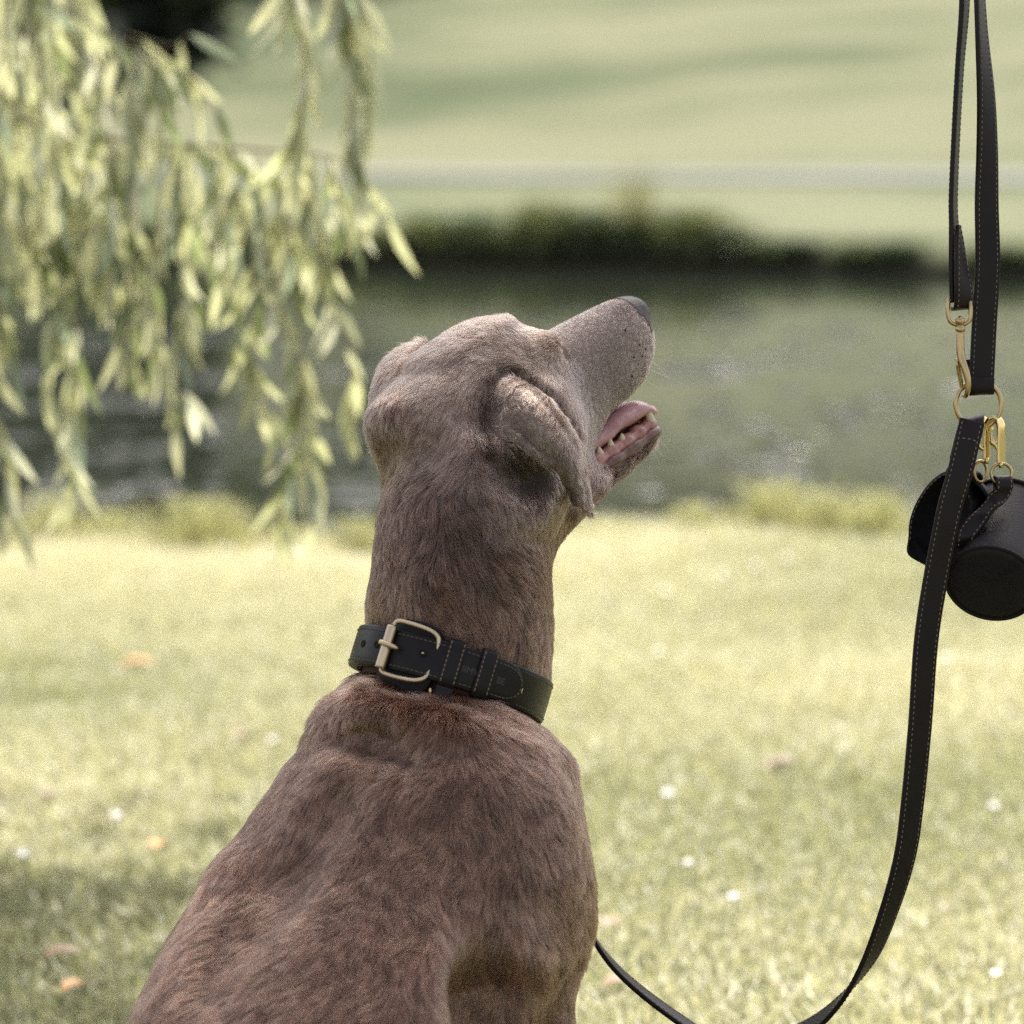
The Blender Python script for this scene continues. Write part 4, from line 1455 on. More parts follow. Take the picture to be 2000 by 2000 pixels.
# small leather tab under the first keeper with a brass stud
mb = MB()
pk = np.linspace(cphi(884), cphi(912), 6)
band(pk, 1.06, 1.44, 0.0035, 0.0085, mb)
mb.put('leather_tab', M_LEASH, COLLAR)
mb = MB(); mb.ellipsoid(CP(cphi(876), 1.25, 0.006), R_AX * 0.0013, U_AX * 0.0026, F_AX * 0.0015)
mb.put('stud', M_GOLD, COLLAR)
# buckle
mb = MB()
fr = [(788, -0.06, 0.0085), (791, -0.155, 0.0085), (800, -0.185, 0.0085), (822, -0.175, 0.0080), (846, -0.14, 0.0070), (860, -0.06, 0.0058), (866, 0.10, 0.0050), (866, 0.5, 0.0046), (862, 0.92, 0.0050), (852, 1.07, 0.0062), (838, 1.13, 0.0074), (818, 1.145, 0.0082), (800, 1.13, 0.0085), (791, 1.09, 0.0085), (788, 1.02, 0.0085)]
pth = spline([CP(cphi(x), v, o) for x, v, o in fr], 90)
mb.tube(pth, 0.00165, 12)
mb.put('buckle_frame', M_SATIN, COLLAR)
mb = MB()
rr_ = np.array([0.0026, 0.0036, 0.0038, 0.0038, 0.0038, 0.0036, 0.0026])
vv = np.array([-0.030, -0.022, 0.02, 0.5, 0.98, 1.022, 1.030])
mb.tube([CP(cphi(788), v, 0.0098) for v in vv], rr_, 18)
mb.put('roller', M_SATIN, COLLAR)
mb = MB()
mb.tube(spline([CP(cphi(781), 0.435, 0.0125), CP(cphi(787), 0.44, 0.0152), CP(cphi(796), 0.455, 0.0146), CP(cphi(804), 0.475, 0.0118), CP(cphi(808), 0.485, 0.0090)], 14), np.interp(np.linspace(0, 1, 14), (0, 0.15, 0.8, 1), (0.0011, 0.0020, 0.0018, 0.0007)), 10)
mb.put('prong', M_SATIN, COLLAR)
# holes in the strap
for k, (x, v) in enumerate(((846, 0.44), (765, 0.47), (740, 0.50), (893, 0.47))):
    ph = cphi(x)
    mb = MB()
    nn = cnorm(ph); nn /= np.linalg.norm(nn)
    t1 = CP(ph + 0.01, v, 0) - CP(ph, v, 0); t1 /= np.linalg.norm(t1)
    t2 = np.cross(nn, t1)
    c0 = CP(ph, v, 0.0066)
    ring = [c0 + 0.0024 * (math.cos(a) * t1 + math.sin(a) * t2) for a in np.linspace(0, 2 * math.pi, 18, endpoint=False)]
    mb.tube(np.array(ring), 0.00055, 6, closed=True)
    hole = mb.put('eyelet', M_EDGE, COLLAR)
    mb = MB()
    mb.ellipsoid(c0 - nn * 0.0004, t1 * 0.0022, t2 * 0.0022, nn * 0.0006, 16, 6)
    mb.put('hole', M_HOLE, hole)
    if k == 0:
        mb = MB(); mb.ellipsoid(c0 + nn * 0.0001 + t2 * 0.0003, t1 * 0.0012, t2 * 0.0009, nn * 0.0009, 10, 6)
        mb.put('pin', M_GOLD, hole)
mb = MB(); ph = cphi(1024); mb.tube([CP(ph, 0.48, 0.0036), CP(ph, 0.62, 0.0038)], 0.0005, 8)
mb.put('rivet', M_GOLD, COLLAR)
# faint stamped letters on the strap end
def stamp_text(txt, x, v, size, parent):
    cu = bpy.data.curves.new('lettering', 'FONT')
    cu.body = txt; cu.size = size; cu.extrude = 0.00025; cu.align_x = 'CENTER'; cu.align_y = 'CENTER'
    ph = cphi(x)
    nn = Vector(cnorm(ph)).normalized()
    t1 = Vector(CP(ph + 0.01, v, 0) - CP(ph - 0.01, v, 0)).normalized()
    t2 = nn.cross(t1)
    o = bpy.data.objects.new('lettering', cu)
    COL.objects.link(o)
    R = Matrix((t1, t2, nn)).transposed().to_4x4()
    bpy.context.view_layer.update()
    me = bpy.data.meshes.new_from_object(o)
    bpy.data.objects.remove(o)
    me.transform(Matrix.Translation(Vector(CP(ph, v, 0.0064))) @ R)
    me.materials.clear(); me.materials.append(M_STAMP)
    return put('lettering', me, parent)


stamp_text('IIMW', 933, 0.52, 0.0068, STRAP_END)
stamp_text('BE', 982, 0.52, 0.0068, STRAP_END)
# ring at the throat that the leash is fixed to
mb = MB()
c0 = CP(math.pi - 0.35, 0.75, 0.012)
mb.tube(np.array([c0 + 0.013 * (math.cos(a) * R_AX + math.sin(a) * (0.8 * U_AX + 0.3 * F_AX)) for a in np.linspace(0, 6.283, 28, endpoint=False)]), 0.0016, 8, closed=True)
mb.put('ring', M_BRASS, COLLAR)

# ------------------------------------------------------------------ the leash
LEASH = empty('dog_leash', W(1912, 792, 0.0), label='dark leather leash hanging in a long loop with brass ring and snap hook', cat='leash')


def strap_part(name, pts, wd, width, thick, n, stitch=True, sides=(-1,), mat=None, edge=0.74, thread=None, st_range=(0.0, 1.0)):
    pa = spline([W(*p) for p in pts], n)
    wv = spline([VW(*w) for w in wd], n)
    if np.ndim(width): width = np.interp(np.linspace(0, 1, n), np.linspace(0, 1, len(width)), width)
    mb = MB()
    T, Wd, N = ribbon(mb, pa, wv, width, thick, 0.06)
    o = mb.put(name, mat or M_LEASH, LEASH)
    if stitch:
        wdt = np.broadcast_to(np.asarray(width, float), (n,))[:, None] / 2
        a, b = int(st_range[0] * (n - 1)), int(st_range[1] * (n - 1)) + 1
        mb = MB()
        for sd in sides:
            for e in (-edge, edge):
                stitches(mb, (pa + Wd * wdt * e + N * sd * thick * 0.51)[a:b], (N * sd)[a:b], 0.0019, 0.0021, 0.00031)
        mb.put('stitching', thread or M_THREAD, o)['kind'] = 'stuff'
    return o


# long strap: from the ring down in front of the pouches, round below the picture, behind the dog to the collar
e_r = (1, 0, 0)
main = [(1899, 822, -0.013), (1891, 855, -0.016), (1873, 930, -0.017), (1853, 1000, -0.016), (1825, 1144, -0.012), (1808, 1260, -0.010), (1797, 1414, -0.006), (1782, 1569, 0.0), (1767, 1673, 0.004), (1737, 1776, 0.010), (1697, 1875, 0.018), (1640, 1955, 0.028), (1570, 2012, 0.038),
        (1470, 2045, 0.050), (1390, 2030, 0.060), (1325, 1990, 0.068), (1250, 1934, 0.076), (1195, 1882, 0.082), (1152, 1822, 0.090), (1110, 1740, 0.105), (1070, 1620, 0.120), (1030, 1500, 0.115), (1000, 1415, 0.100)]
wdir = [(0.97, 0.24, 0.0)] * 3 + [(0.97, 0.22, 0.1), (0.98, 0.18, 0.15), (0.97, 0.1, 0.25), (0.95, 0.06, 0.33), (0.95, 0.10, 0.40), (0.90, 0.16, 0.45), (0.82, 0.35, 0.50), (0.72, 0.5, 0.50), (0.5, 0.62, 0.60), (0.30, 0.62, 0.72),
        (0.05, 0.45, 0.9), (-0.1, 0.38, 0.92), (-0.1, 0.30, 0.95), (-0.1, 0.27, 0.95), (-0.1, 0.25, 0.95), (-0.1, 0.22, 0.95), (0.3, 0.2, 0.9), (0.5, 0.2, 0.8), (0.6, 0.2, 0.7), (0.7, 0.2, 0.6)]
strap_part('long_strap', main, wdir, 0.0185, 0.0036, 260, True, (-1, 1), thread=M_THREAD, st_range=(0.015, 0.75))
# its end folded over the ring
strap_part('strap_fold', [(1894, 850, -0.010), (1897, 828, -0.009), (1899, 816, 0.000), (1897, 826, 0.008), (1888, 860, 0.010), (1878, 900, 0.008)], [(0.97, 0.2, 0.0)] * 6, 0.0180, 0.0026, 30, False)
mb = MB()
cr = [W(1886, 862, -0.019), W(1896, 859, -0.019), W(1907, 858, -0.019), W(1910, 863, -0.019)]
stitches(mb, spline([W(1880, 856, -0.0185), W(1896, 858, -0.0185), W(1909, 863, -0.0185)], 12), -F_AX, 0.0019, 0.0021, 0.00036)
mb.put('stitching', M_THREAD, LEASH)['kind'] = 'stuff'
# two straps going up out of the picture, joined in the hand loop above
strap_part('hand_strap', [(1916, 764, 0.006), (1919, 700, 0.006), (1922, 640, 0.006), (1929, 516, 0.005), (1927, 400, 0.004), (1928, 300, 0.003), (1926, 190, 0.002), (1917, 60, 0.0), (1911, -60, 0.0), (1905, -240, 0.0), (1899, -420, 0.005), (1890, -480, 0.010), (1880, -430, 0.012), (1882, -240, 0.010), (1884, -60, 0.006), (1883, 20, 0.004), (1875, 120, 0.002), (1868, 240, 0.0), (1862, 380, 0.0), (1863, 440, 0.0), (1866, 520, 0.001), (1873, 590, 0.002)],
           [(1, 0.05, 0.1), (1, 0.05, 0.1), (1, 0.03, 0.1), (1, 0, 0.15), (0.95, 0, 0.3), (0.85, 0, 0.5), (0.72, 0, 0.68), (0.50, 0, 0.85), (0.42, 0, 0.9), (0.45, 0, 0.9), (0.5, 0, 0.9), (0.5, 0.1, 0.9), (0.5, 0, 0.9), (0.5, 0, 0.9), (0.42, 0, 0.9), (0.38, 0, 0.92), (0.32, 0, 0.95), (0.30, 0, 0.95), (0.32, 0, 0.95), (0.36, 0, 0.93), (0.5, 0, 0.85), (0.72, 0, 0.68)],
           0.0185, 0.0034, 240, True, (-1, 1))
strap_part('strap_fold', [(1908, 700, 0.012), (1914, 735, 0.011), (1916, 758, 0.009), (1917, 768, 0.004), (1917, 762, -0.001), (1918, 738, -0.002)], [(1, 0.05, 0.1)] * 6, 0.0185, 0.0026, 30, False)
strap_part('strap_flap', [(1872, 440, -0.004), (1874, 470, -0.005), (1878, 520, -0.006), (1882, 570, -0.006), (1883, 596, -0.003), (1880, 602, 0.003)], [(0.40, 0, 0.9), (0.50, 0, 0.86), (0.62, 0, 0.78), (0.78, 0, 0.62), (0.85, 0, 0.5), (0.85, 0, 0.5)], (0.004, 0.012, 0.0165, 0.0175, 0.0175, 0.0175), 0.0026, 36, True, (-1, 1))
# big ring
mb = MB()
rc = W(1911, 790, 0.003)
ra = [rc + 0.0172 * (math.cos(a) * (R_AX * 0.99 + F_AX * 0.12) + math.sin(a) * (U_AX * 1.0)) for a in np.linspace(0, 2 * math.pi, 48, endpoint=False)]
mb.tube(np.array(ra), 0.00185, 12, closed=True)
mb.put('ring', M_BRASS, LEASH)
# snap hook
mb = MB()
mb.tube(spline([W(1853, 583, -0.003), W(1851.5, 610, -0.003), W(1856, 628, -0.003), W(1868, 634, -0.003), W(1876, 634, -0.003), W(1886, 632, -0.003), W(1895, 622, -0.003), W(1895.5, 600, -0.003), W(1893, 584, -0.001)], 40), 0.0017, 10)
mb.tube([W(1853, 586, -0.003), W(1893, 586, -0.002)], 0.0015, 8)
SN = mb.put('snap_hook', M_BRASS, LEASH)
mb = MB()
mb.ellipsoid(W(1875, 627, -0.005), R_AX * 0.0036, F_AX * 0.0036, U_AX * 0.0038, 16, 10)
mb.tube([W(1875, 634, -0.005), W(1875.5, 640, -0.005), W(1875.5, 646, -0.005), W(1875.5, 649, -0.005)], np.array([0.0024, 0.0036, 0.0036, 0.0028]), 14)
mb.put('swivel', M_BRASS, SN)
mb = MB()
mb.tube(spline([W(1875.5, 647, -0.005), W(1875.5, 672, -0.005), W(1876, 690, -0.005), W(1880, 708, -0.006), W(1887, 728, -0.007), W(1891, 748, -0.007), W(1890, 764, -0.006), W(1886, 774, -0.003), W(1881, 774, 0.002)], 40), np.interp(np.linspace(0, 1, 40), (0, 0.15, 0.4, 0.7, 1), (0.0028, 0.0031, 0.0030, 0.0022, 0.0013)), 14)
mb.put('hook', M_BRASS, SN)
mb = MB()
mb.tube(spline([W(1871, 700, -0.004), W(1872, 720, -0.002), W(1876, 742, 0.0), W(1879, 762, 0.001)], 14), np.array([0.0017] * 10 + [0.0015, 0.0014, 0.0012, 0.001]), 10)
mb.ellipsoid(W(1869, 712, -0.006), R_AX * 0.0010, F_AX * 0.0014, U_AX * 0.0030, 10, 6)
mb.put('gate', M_BRASS, SN)


# ------------------------------------------------------------------ things clipped to the ring
def clip(parent, x, y, depth, width, y_end, col, lever_x, lever_y):
    """Flat lobster clip: hook round the ring, body plate, lever."""
    mb = MB()
    pa = spline([W(x - 12, y + 22, depth + 0.002), W(x - 14, y + 8, depth + 0.001), W(x - 8, y - 2, depth), W(x + 2, y - 3, depth), W(x + 8, y + 6, depth), W(x + 10, y + 20, depth), W(x + 10, y_end - 24, depth), W(x + 10, y_end - 4, depth), W(x + 10, y_end, depth)], 50)
    ribbon(mb, pa, F_AX * 1.0 + R_AX * 0.9, width, 0.0022)
    o = mb.put('clip', col, parent)
    mb = MB()
    mb.tube(spline([W(x - 10, y + 24, depth - 0.002), W(x - 8, y + 42, depth - 0.002), W(x + lever_x, y + lever_y, depth - 0.002), W(x + 6, y_end - 18, depth - 0.002)], 20), np.interp(np.linspace(0, 1, 20), (0, 0.35, 1), (0.0010, 0.0022, 0.0012)), 10)
    mb.put('lever', col, o)
    mb = MB()
    mb.tube([W(x + 9, y_end - 2, depth), W(x + 9.5, y_end + 10, depth)], np.array([0.0022, 0.0016]), 10)
    mb.put('swivel', col, o)
    return o


def dring(parent, x, y, r, ry, depth, col, tilt=0.0):
    mb = MB()
    c0 = W(x, y, depth)
    ax = R_AX * math.cos(tilt) + F_AX * math.sin(tilt)
    mb.tube(np.array([c0 + r * S * math.cos(a) * ax + ry * S * math.sin(a) * U_AX for a in np.linspace(0, 6.2832, 32, endpoint=False)]), 0.00125, 10, closed=True)
    return mb.put('ring', col, parent)


# dome-shaped pouch half hidden behind the leash
POUCH = empty('dog_pouch', W(1850, 1020, 0.03), label='dome-shaped black leather pouch hanging behind the leash strap', cat='pouch')
prof = spline([(1774, 1084), (1774, 1050), (1777, 1015), (1792, 976), (1818, 940), (1850, 919), (1882, 930), (1898, 975), (1893, 1040), (1880, 1095), (1860, 1128), (1818, 1108)], 60, closed=True)
cen = prof.mean(0)
mb = MB()
P = []
for t, sc, dx, dy, dp in ((0, 0.93, 0, 0, 0.000), (0, 0.985, 0, 0, 0.0006), (0, 1.0, 0, 0, 0.0022), (1, 1.0, 22, 12, 0.022), (1, 1.0, 40, 24, 0.040), (1, 0.98, 42, 26, 0.0425), (1, 0.90, 43, 27, 0.0432)):
    P.append([W(*(cen + (q - cen) * sc + (dx, dy)), 0.012 + dp) for q in prof])
base = mb.n
mb.grid(np.array(P).transpose(0, 1, 2), close_v=True)
mb.f.append(tuple(base + k for k in range(60))); mb.f.append(tuple(base + 6 * 60 + k for k in range(60))[::-1])
mb.put('pouch_body', M_POUCH, POUCH)
mb = MB()      # flap that closes over the top
fl = spline([(1856, 914), (1880, 920), (1902, 932), (1922, 950), (1934, 968)], 24)
P = []
for k_, (a, b) in enumerate(fl):
    t = k_ / 23
    P.append([W(a - 8 + 4 * t, b + 4, 0.012), W(a - 4, b - 1, 0.018), W(a + 4, b + 6 * t, 0.030), W(a + 2, b + 34 * t + 14, 0.042), W(a - 26 * t, b + 36 * t + 22, 0.047), W(a - 48 * t, b + 44 * t + 12, 0.020)])
mb.grid(np.array(P))
fo = mb.put('flap', M_POUCH, POUCH)
sm_ = fo.modifiers.new('thickness', 'SOLIDIFY'); sm_.thickness = 0.0022; sm_.offset = 0
mb = MB()
ribbon(mb, spline([W(1884, 950, 0.014), W(1896, 938, 0.016), W(1907, 930, 0.018), W(1912, 938, 0.022), W(1902, 950, 0.026)], 16), F_AX * 0.9 + R_AX * 0.3, 0.012, 0.0024)
mb.put('loop', M_POUCH, POUCH)
mb = MB()
arc_ = np.array([W(*(cen + (q - cen) * 0.93), 0.0118) for q in prof[4:36]])
stitches(mb, arc_, -F_AX, 0.0022, 0.0018, 0.0003)
mb.put('stitching', M_DTHREAD, POUCH)['kind'] = 'stuff'
clip(POUCH, 1917, 820, 0.004, 0.0075, 896, M_GOLD, -2, 54)
dring(POUCH, 1915, 921, 15, 21, 0.012, M_BRASS, 0.5)

# round dispenser
DISP = empty('bag_dispenser', W(1965, 1090, 0.03), label='round black leather bag dispenser clipped to the ring, its end cap turned down', cat='dispenser')
da = VW(0.26, 0.60, 0.755); da /= np.linalg.norm(da)
dcen = W(1936, 1141, -0.004)
e1 = VW(0.94, -0.34, 0.0); e1 -= da * (e1 @ da); e1 /= np.linalg.norm(e1)
e2 = np.cross(da, e1)
R0 = 0.0338
ang = np.linspace(0, 2 * math.pi, 64, endpoint=False)
ringp = lambda r, z: np.array([dcen + da * z + r * (math.cos(a) * e1 + math.sin(a) * e2) for a in ang])
mb = MB()
mb.grid(np.array([ringp(R0 * q, z) for q, z in ((0.97, 0.0010), (0.985, 0.003), (0.99, 0.012), (1.0, 0.04), (0.99, 0.074), (0.97, 0.083), (0.90, 0.0855), (0.02, 0.0860))]), close_v=True)
mb.put('case', M_POUCH, DISP)
mb = MB()
mb.grid(np.array([ringp(R0 * q, z) for q, z in ((0.01, -0.0012), (0.45, -0.0010), (0.80, -0.0006), (0.945, 0.0004), (0.96, 0.0016))]), close_v=True)
mb.put('end_cap', M_POUCH, DISP)
mb = MB(); mb.tube(ringp(R0 * 0.992, 0.0012), 0.0016, 8, closed=True)
mb.put('piping', M_EDGE, DISP)
mb = MB(); mb.tube(ringp(R0 * 0.985, 0.0845), 0.0016, 8, closed=True)
mb.put('piping', M_EDGE, DISP)
mb = MB()      # strap lying along the case up to its ring
pa = spline([W(1882, 1068, -0.004), W(1884, 1052, -0.007), W(1893, 1034, -0.006), W(1916, 1008, -0.004), (W(1943, 978, 0.0)), W(1957, 962, 0.001), W(1962, 948, 0.000), W(1961, 936, 0.002), W(1957, 932, 0.006), W(1956, 944, 0.010), W(1958, 962, 0.010)], 60)
wd_ = spline([VW(0.95, 0.3, 0.15)] * 2 + [VW(0.80, 0.60, 0.1), VW(0.78, 0.62, 0.1), VW(0.80, 0.6, 0.1), VW(0.95, 0.25, 0.2), VW(1, 0, 0.2), VW(1, 0, 0.2), VW(1, 0, 0.2), VW(1, 0, 0.2), VW(1, 0, 0.2)], 60)
T_, Wd_, N_ = ribbon(mb, pa, wd_, 0.0128, 0.0026)
so = mb.put('carry_strap', M_LEASH, DISP)
mb = MB()
for e in (-0.0048, 0.0048):
    sg = np.sign((N_ @ F_AX).mean()) or 1.0
    stitches(mb, (pa + Wd_ * e - N_ * sg * 0.00136)[2:44], (-N_ * sg)[2:44], 0.0019, 0.0019, 0.00032)
mb.put('stitching', M_THREAD, so)['kind'] = 'stuff'
clip(DISP, 1945, 821, 0.003, 0.0095, 904, M_GOLD, 0, 50)
dring(DISP, 1956, 925, 21, 20, 0.004, M_BRASS, 0.15)
# ------------------------------------------------------------------ nose, mouth, eyes of the dog
def shell(name, sel, off, mat):
    """Skin patch lifted off the body along its normals."""
    q = BODY_Q[sel]
    u, inv = np.unique(q, return_inverse=True)
    v = BODY_L[u] + BODY_N[u] * off
    return put(name, mesh_np(name, LW(v), inv.reshape(q.shape), mat), DOG)


m = NT('nose_leather')
vo = m.n('ShaderNodeTexVoronoi', Scale=620.0)
tc = m.n('ShaderNodeTexCoord'); m.l(tc.outputs['Object'], vo.inputs['Vector'])
nz = m.noise(60.0, 3)
rp = m.ramp(nz.outputs['Fac'], [(0.3, (0.022, 0.014, 0.013)), (0.7, (0.045, 0.030, 0.028))])
m.l(rp.outputs['Color'], m.b.inputs['Base Color']); m.bs(Roughness=0.42); m.b.inputs['Specular IOR Level'].default_value = 0.3; m.bump(vo.outputs['Distance'], 0.5, 0.0006)
shell('nose', NOSE_FACES, 0.0004, m.mat)


def wet(name, c0, c1, sc, rough=0.25, sss=0.25):
    m = NT(name)
    nz = m.noise(sc, 5, 0.6)
    rp = m.ramp(nz.outputs['Fac'], [(0.32, c0), (0.68, c1)])
    m.l(rp.outputs['Color'], m.b.inputs['Base Color'])
    m.bs(Roughness=rough)
    m.b.inputs['Subsurface Weight'].default_value = sss
    m.b.inputs['Subsurface Radius'].default_value = (0.006, 0.002, 0.0015)
    m.bump(nz.outputs['Fac'], 0.5, 0.0012)
    return m.mat


M_TONGUE = wet('tongue', (0.42, 0.20, 0.20), (0.58, 0.33, 0.33), 160.0, 0.30)
M_GUM = wet('gums', (0.26, 0.085, 0.065), (0.52, 0.27, 0.23), 170.0, 0.22)
M_LIP = wet('lip', (0.075, 0.037, 0.029), (0.24, 0.115, 0.095), 140.0, 0.30)
m = NT('tooth'); m.bs(Base_Color=(0.64, 0.54, 0.37, 1), Roughness=0.25); M_TOOTH = m.mat
m = NT('eye'); m.bs(Base_Color=(0.10, 0.065, 0.03, 1), Roughness=0.05); M_EYE = m.mat

for s_ in (1, -1):
    mb = MB(); mb.ellipsoid(LW(H(8.5, 2.45 * s_, 0.55)), R_AX * 0.0076, U_AX * 0.0076, F_AX * 0.0076, 20, 12)
    mb.put('eye', M_EYE, DOG)

# tongue: sections along the jaw, tip lifted
P = []
sec = [(5.0, -8.3, 1.7, 0.5), (8.0, -7.8, 2.0, 0.8), (10.5, -7.35, 2.15, 0.95), (12.5, -7.0, 2.2, 0.98), (14.3, -6.9, 2.15, 0.92), (15.6, -7.1, 2.0, 0.8), (16.5, -7.6, 1.6, 0.55), (17.1, -7.75, 1.05, 0.42), (17.35, -7.8, 0.3, 0.2)]
sec = spline([(a, b, c) for a, b, c, d in sec], 34), np.interp(np.linspace(0, 1, 34), np.linspace(0, 1, len(sec)), [d for *_, d in sec])
for (f, u, w), hgt in zip(*sec):
    ring = []
    for a in np.linspace(0, 2 * math.pi, 24, endpoint=False):
        c, s2 = math.cos(a), math.sin(a)
        ring.append(LW(H(f + 0.05 * math.sin(a * 3 + f), w * c, u + hgt * s2 * (1 - 0.30 * math.exp(-(c / 0.22) ** 2) * (s2 > 0)) + 0.10 * math.sin(f * 2.1) * c)))
    P.append(ring)
mb = MB(); mb.grid(np.array(P), close_v=True)
mb.put('tongue', M_TONGUE, DOG)

# gums: a bumpy bead along each side of the jaw, joined at the front
def jawline(off_r, off_u, f0=8.0, n=60):
    out = []
    for t in np.linspace(-1, 1, n):
        a = abs(t)
        f = 16.35 - (16.35 - f0) * max(0, (a - 0.18) / 0.82) ** 1.05 - 0.55 * min(1, (a / 0.18)) ** 2
        w = 1.05 * min(1, (a / 0.18)) ** 0.7 + 1.05 * max(0, (a - 0.18) / 0.82) ** 0.9
        out.append((f, math.copysign(w + off_r * min(1, a / 0.15), t), -8.45 - 0.25 * max(0, (a - 0.18) / 0.82) + off_u))
    return out


rg = np.random.default_rng(8)
jl = jawline(0.15, 0.0)
mb = MB(); mb.tube([LW(H(*p)) for p in jl], 0.0058 + 0.0012 * np.sin(np.arange(60) * 1.3) * rg.uniform(0.4, 1, 60), 12)
mb.put('gums', M_GUM, DOG)
jl = jawline(0.55, -0.62)
mb = MB(); mb.tube([LW(H(*p)) for p in jl], 0.0046 + 0.0007 * np.sin(np.arange(60) * 0.9), 12)
mb.put('lip', M_LIP, DOG)
# teeth of the lower jaw
def tooth(f, r, u, hgt, wid, lean=0.0):
    mb = MB()
    b = H(f, r, u); t = H(f + lean, r * 1.02, u + hgt)
    mb.tube([LW(b + (t - b) * k) for k in (-0.25, 0.0, 0.35, 0.7, 0.93, 1.0)], np.array([1.0, 1.0, 0.85, 0.52, 0.22, 0.03]) * wid * 0.01, 10)
    mb.put('tooth', M_TOOTH, DOG)


for s_ in (1, -1):
    tooth(15.75, 1.45 * s_, -8.2, 1.55, 0.36, 0.15)
    tooth(10.9, 1.95 * s_, -8.35, 0.80, 0.33, 0.15)
    tooth(12.2, 1.88 * s_, -8.3, 0.60, 0.30, 0.15)
    tooth(9.6, 2.05 * s_, -8.4, 0.75, 0.36, 0.1)
    tooth(16.25, 0.75 * s_, -8.2, 0.5, 0.22, 0.1)
    tooth(16.4, 0.28 * s_, -8.2, 0.5, 0.22, 0.1)
# whiskers
rg = np.random.default_rng(3)
wp, wt, wr = [], [], []
for k in range(34):
    low = k >= 16
    if low:
        f, u, r = rg.uniform(12.5, 16.6), rg.uniform(-10.3, -9.2), rg.uniform(-1.2, 1.6)
        d = HF * rg.uniform(0.2, 0.8) - HU * rg.uniform(0.5, 0.9) + HR * rg.uniform(-0.2, 0.5)
    else:
        f, u, r = rg.uniform(14.5, 18.0), rg.uniform(-4.8, -2.4), rg.uniform(2.1, 2.8) * rg.choice((1, 1, -1))
        d = HF * rg.uniform(0.1, 0.6) - HU * rg.uniform(0.2, 0.9) + HR * np.sign(r) * rg.uniform(0.4, 0.9)
    d /= np.linalg.norm(d); L = rg.uniform(0.010, 0.035 if not low else 0.018)
    p0 = H(f, r, u)
    wp.append([p0 + d * L * t - np.array((0, 1, 0)) * 0.25 * L * t * t for t in np.linspace(0, 1, 5)])
    wt.append((0.05, 0.04, 0.03) if rg.random() < 0.65 else (0.25, 0.2, 0.17)); wr.append(0.00007)
hcw = fur_object('whiskers', np.array(wp), np.array(wt), np.array(wr), M_FUR)
put('whiskers', hcw, DOG)['kind'] = 'stuff'
# dark whisker pores
for tx, ty in ((1249, 674), (1261, 682), (1238, 698), (1255, 695), (1246, 712), (1234, 716), (1259, 715), (1235, 735), (1222, 645)):
    dd = surf(tx, ty)
    if dd is None: continue
    mb = MB(); mb.ellipsoid(W(tx, ty, dd - 0.0016), R_AX * 0.0006, U_AX * 0.0010, F_AX * 0.0006, 8, 6)
    mb.put('whisker_pore', M_HOLE, DOG)
SHADE_CROWN = [(0.40, 4.4, 3.9, 1.15, 0.70, 0.40, 2600), (0.72, 4.35, 4.3, 0.40, 0.34, 0.25, 600), (-0.08, 5.75, 4.2, 0.50, 0.45, 0.35, 420), (-0.9, 4.5, 4.2, 0.9, 0.7, 0.5, 700), (-2.2, 5.0, 4.6, 1.2, 1.2, 0.8, 900)]  # unseen leaf clusters placed to keep sun off dog, leash and lawn
# ------------------------------------------------------------------ the willow
WILLOW = empty('willow_tree', (-2.75, 5.9, 0.0), label='weeping willow with pale hanging strands of narrow leaves over the pond bank', cat='tree')
mb = MB()
mb.tube(spline([(-2.75, 5.9, -0.3), (-2.72, 5.9, 0.3), (-2.6, 5.85, 1.3), (-2.35, 5.7, 2.6), (-2.1, 5.4, 3.8)], 16), np.linspace(0.26, 0.13, 16), 14)
mb.put('trunk', M_BARK, WILLOW)
LIMBS = [[(-2.35, 5.7, 2.6), (-1.6, 5.2, 3.2), (-0.6, 4.7, 3.55), (0.3, 4.4, 3.7), (1.0, 4.2, 3.65)],
         [(-2.1, 5.4, 3.8), (-1.3, 4.6, 4.5), (-0.3, 4.0, 4.8), (0.7, 3.6, 4.7)],
         [(-2.55, 5.8, 1.5), (-1.9, 5.3, 1.75), (-1.25, 4.65, 1.5), (-0.83, 4.2, 1.0)],
         [(-2.3, 5.6, 2.9), (-2.9, 4.6, 3.6), (-3.2, 3.6, 3.8)],
         [(-2.1, 5.4, 3.8), (-2.4, 6.6, 4.7), (-2.2, 7.8, 5.0)]]
for Lm in LIMBS:
    mb = MB(); mb.tube(spline(Lm, 18), np.linspace(0.075, 0.014, 18), 8); mb.put('limb', M_BARK, WILLOW)

m = NT('willow_twig'); nz = m.noise(40, 3)
rp = m.ramp(nz.outputs['Fac'], [(0.3, (0.11, 0.085, 0.045)), (0.7, (0.22, 0.18, 0.10))]); m.l(rp.outputs['Color'], m.b.inputs['Base Color']); m.bs(Roughness=0.7)
M_TWIG = m.mat
rg = np.random.default_rng(17)
TW = []        # twig paths in world space
def tw(pts, dens=1.0, r=0.0016):
    TW.append((spline([W(p[0], p[1], p[2] * 0.66) for p in pts], 24), dens, r))


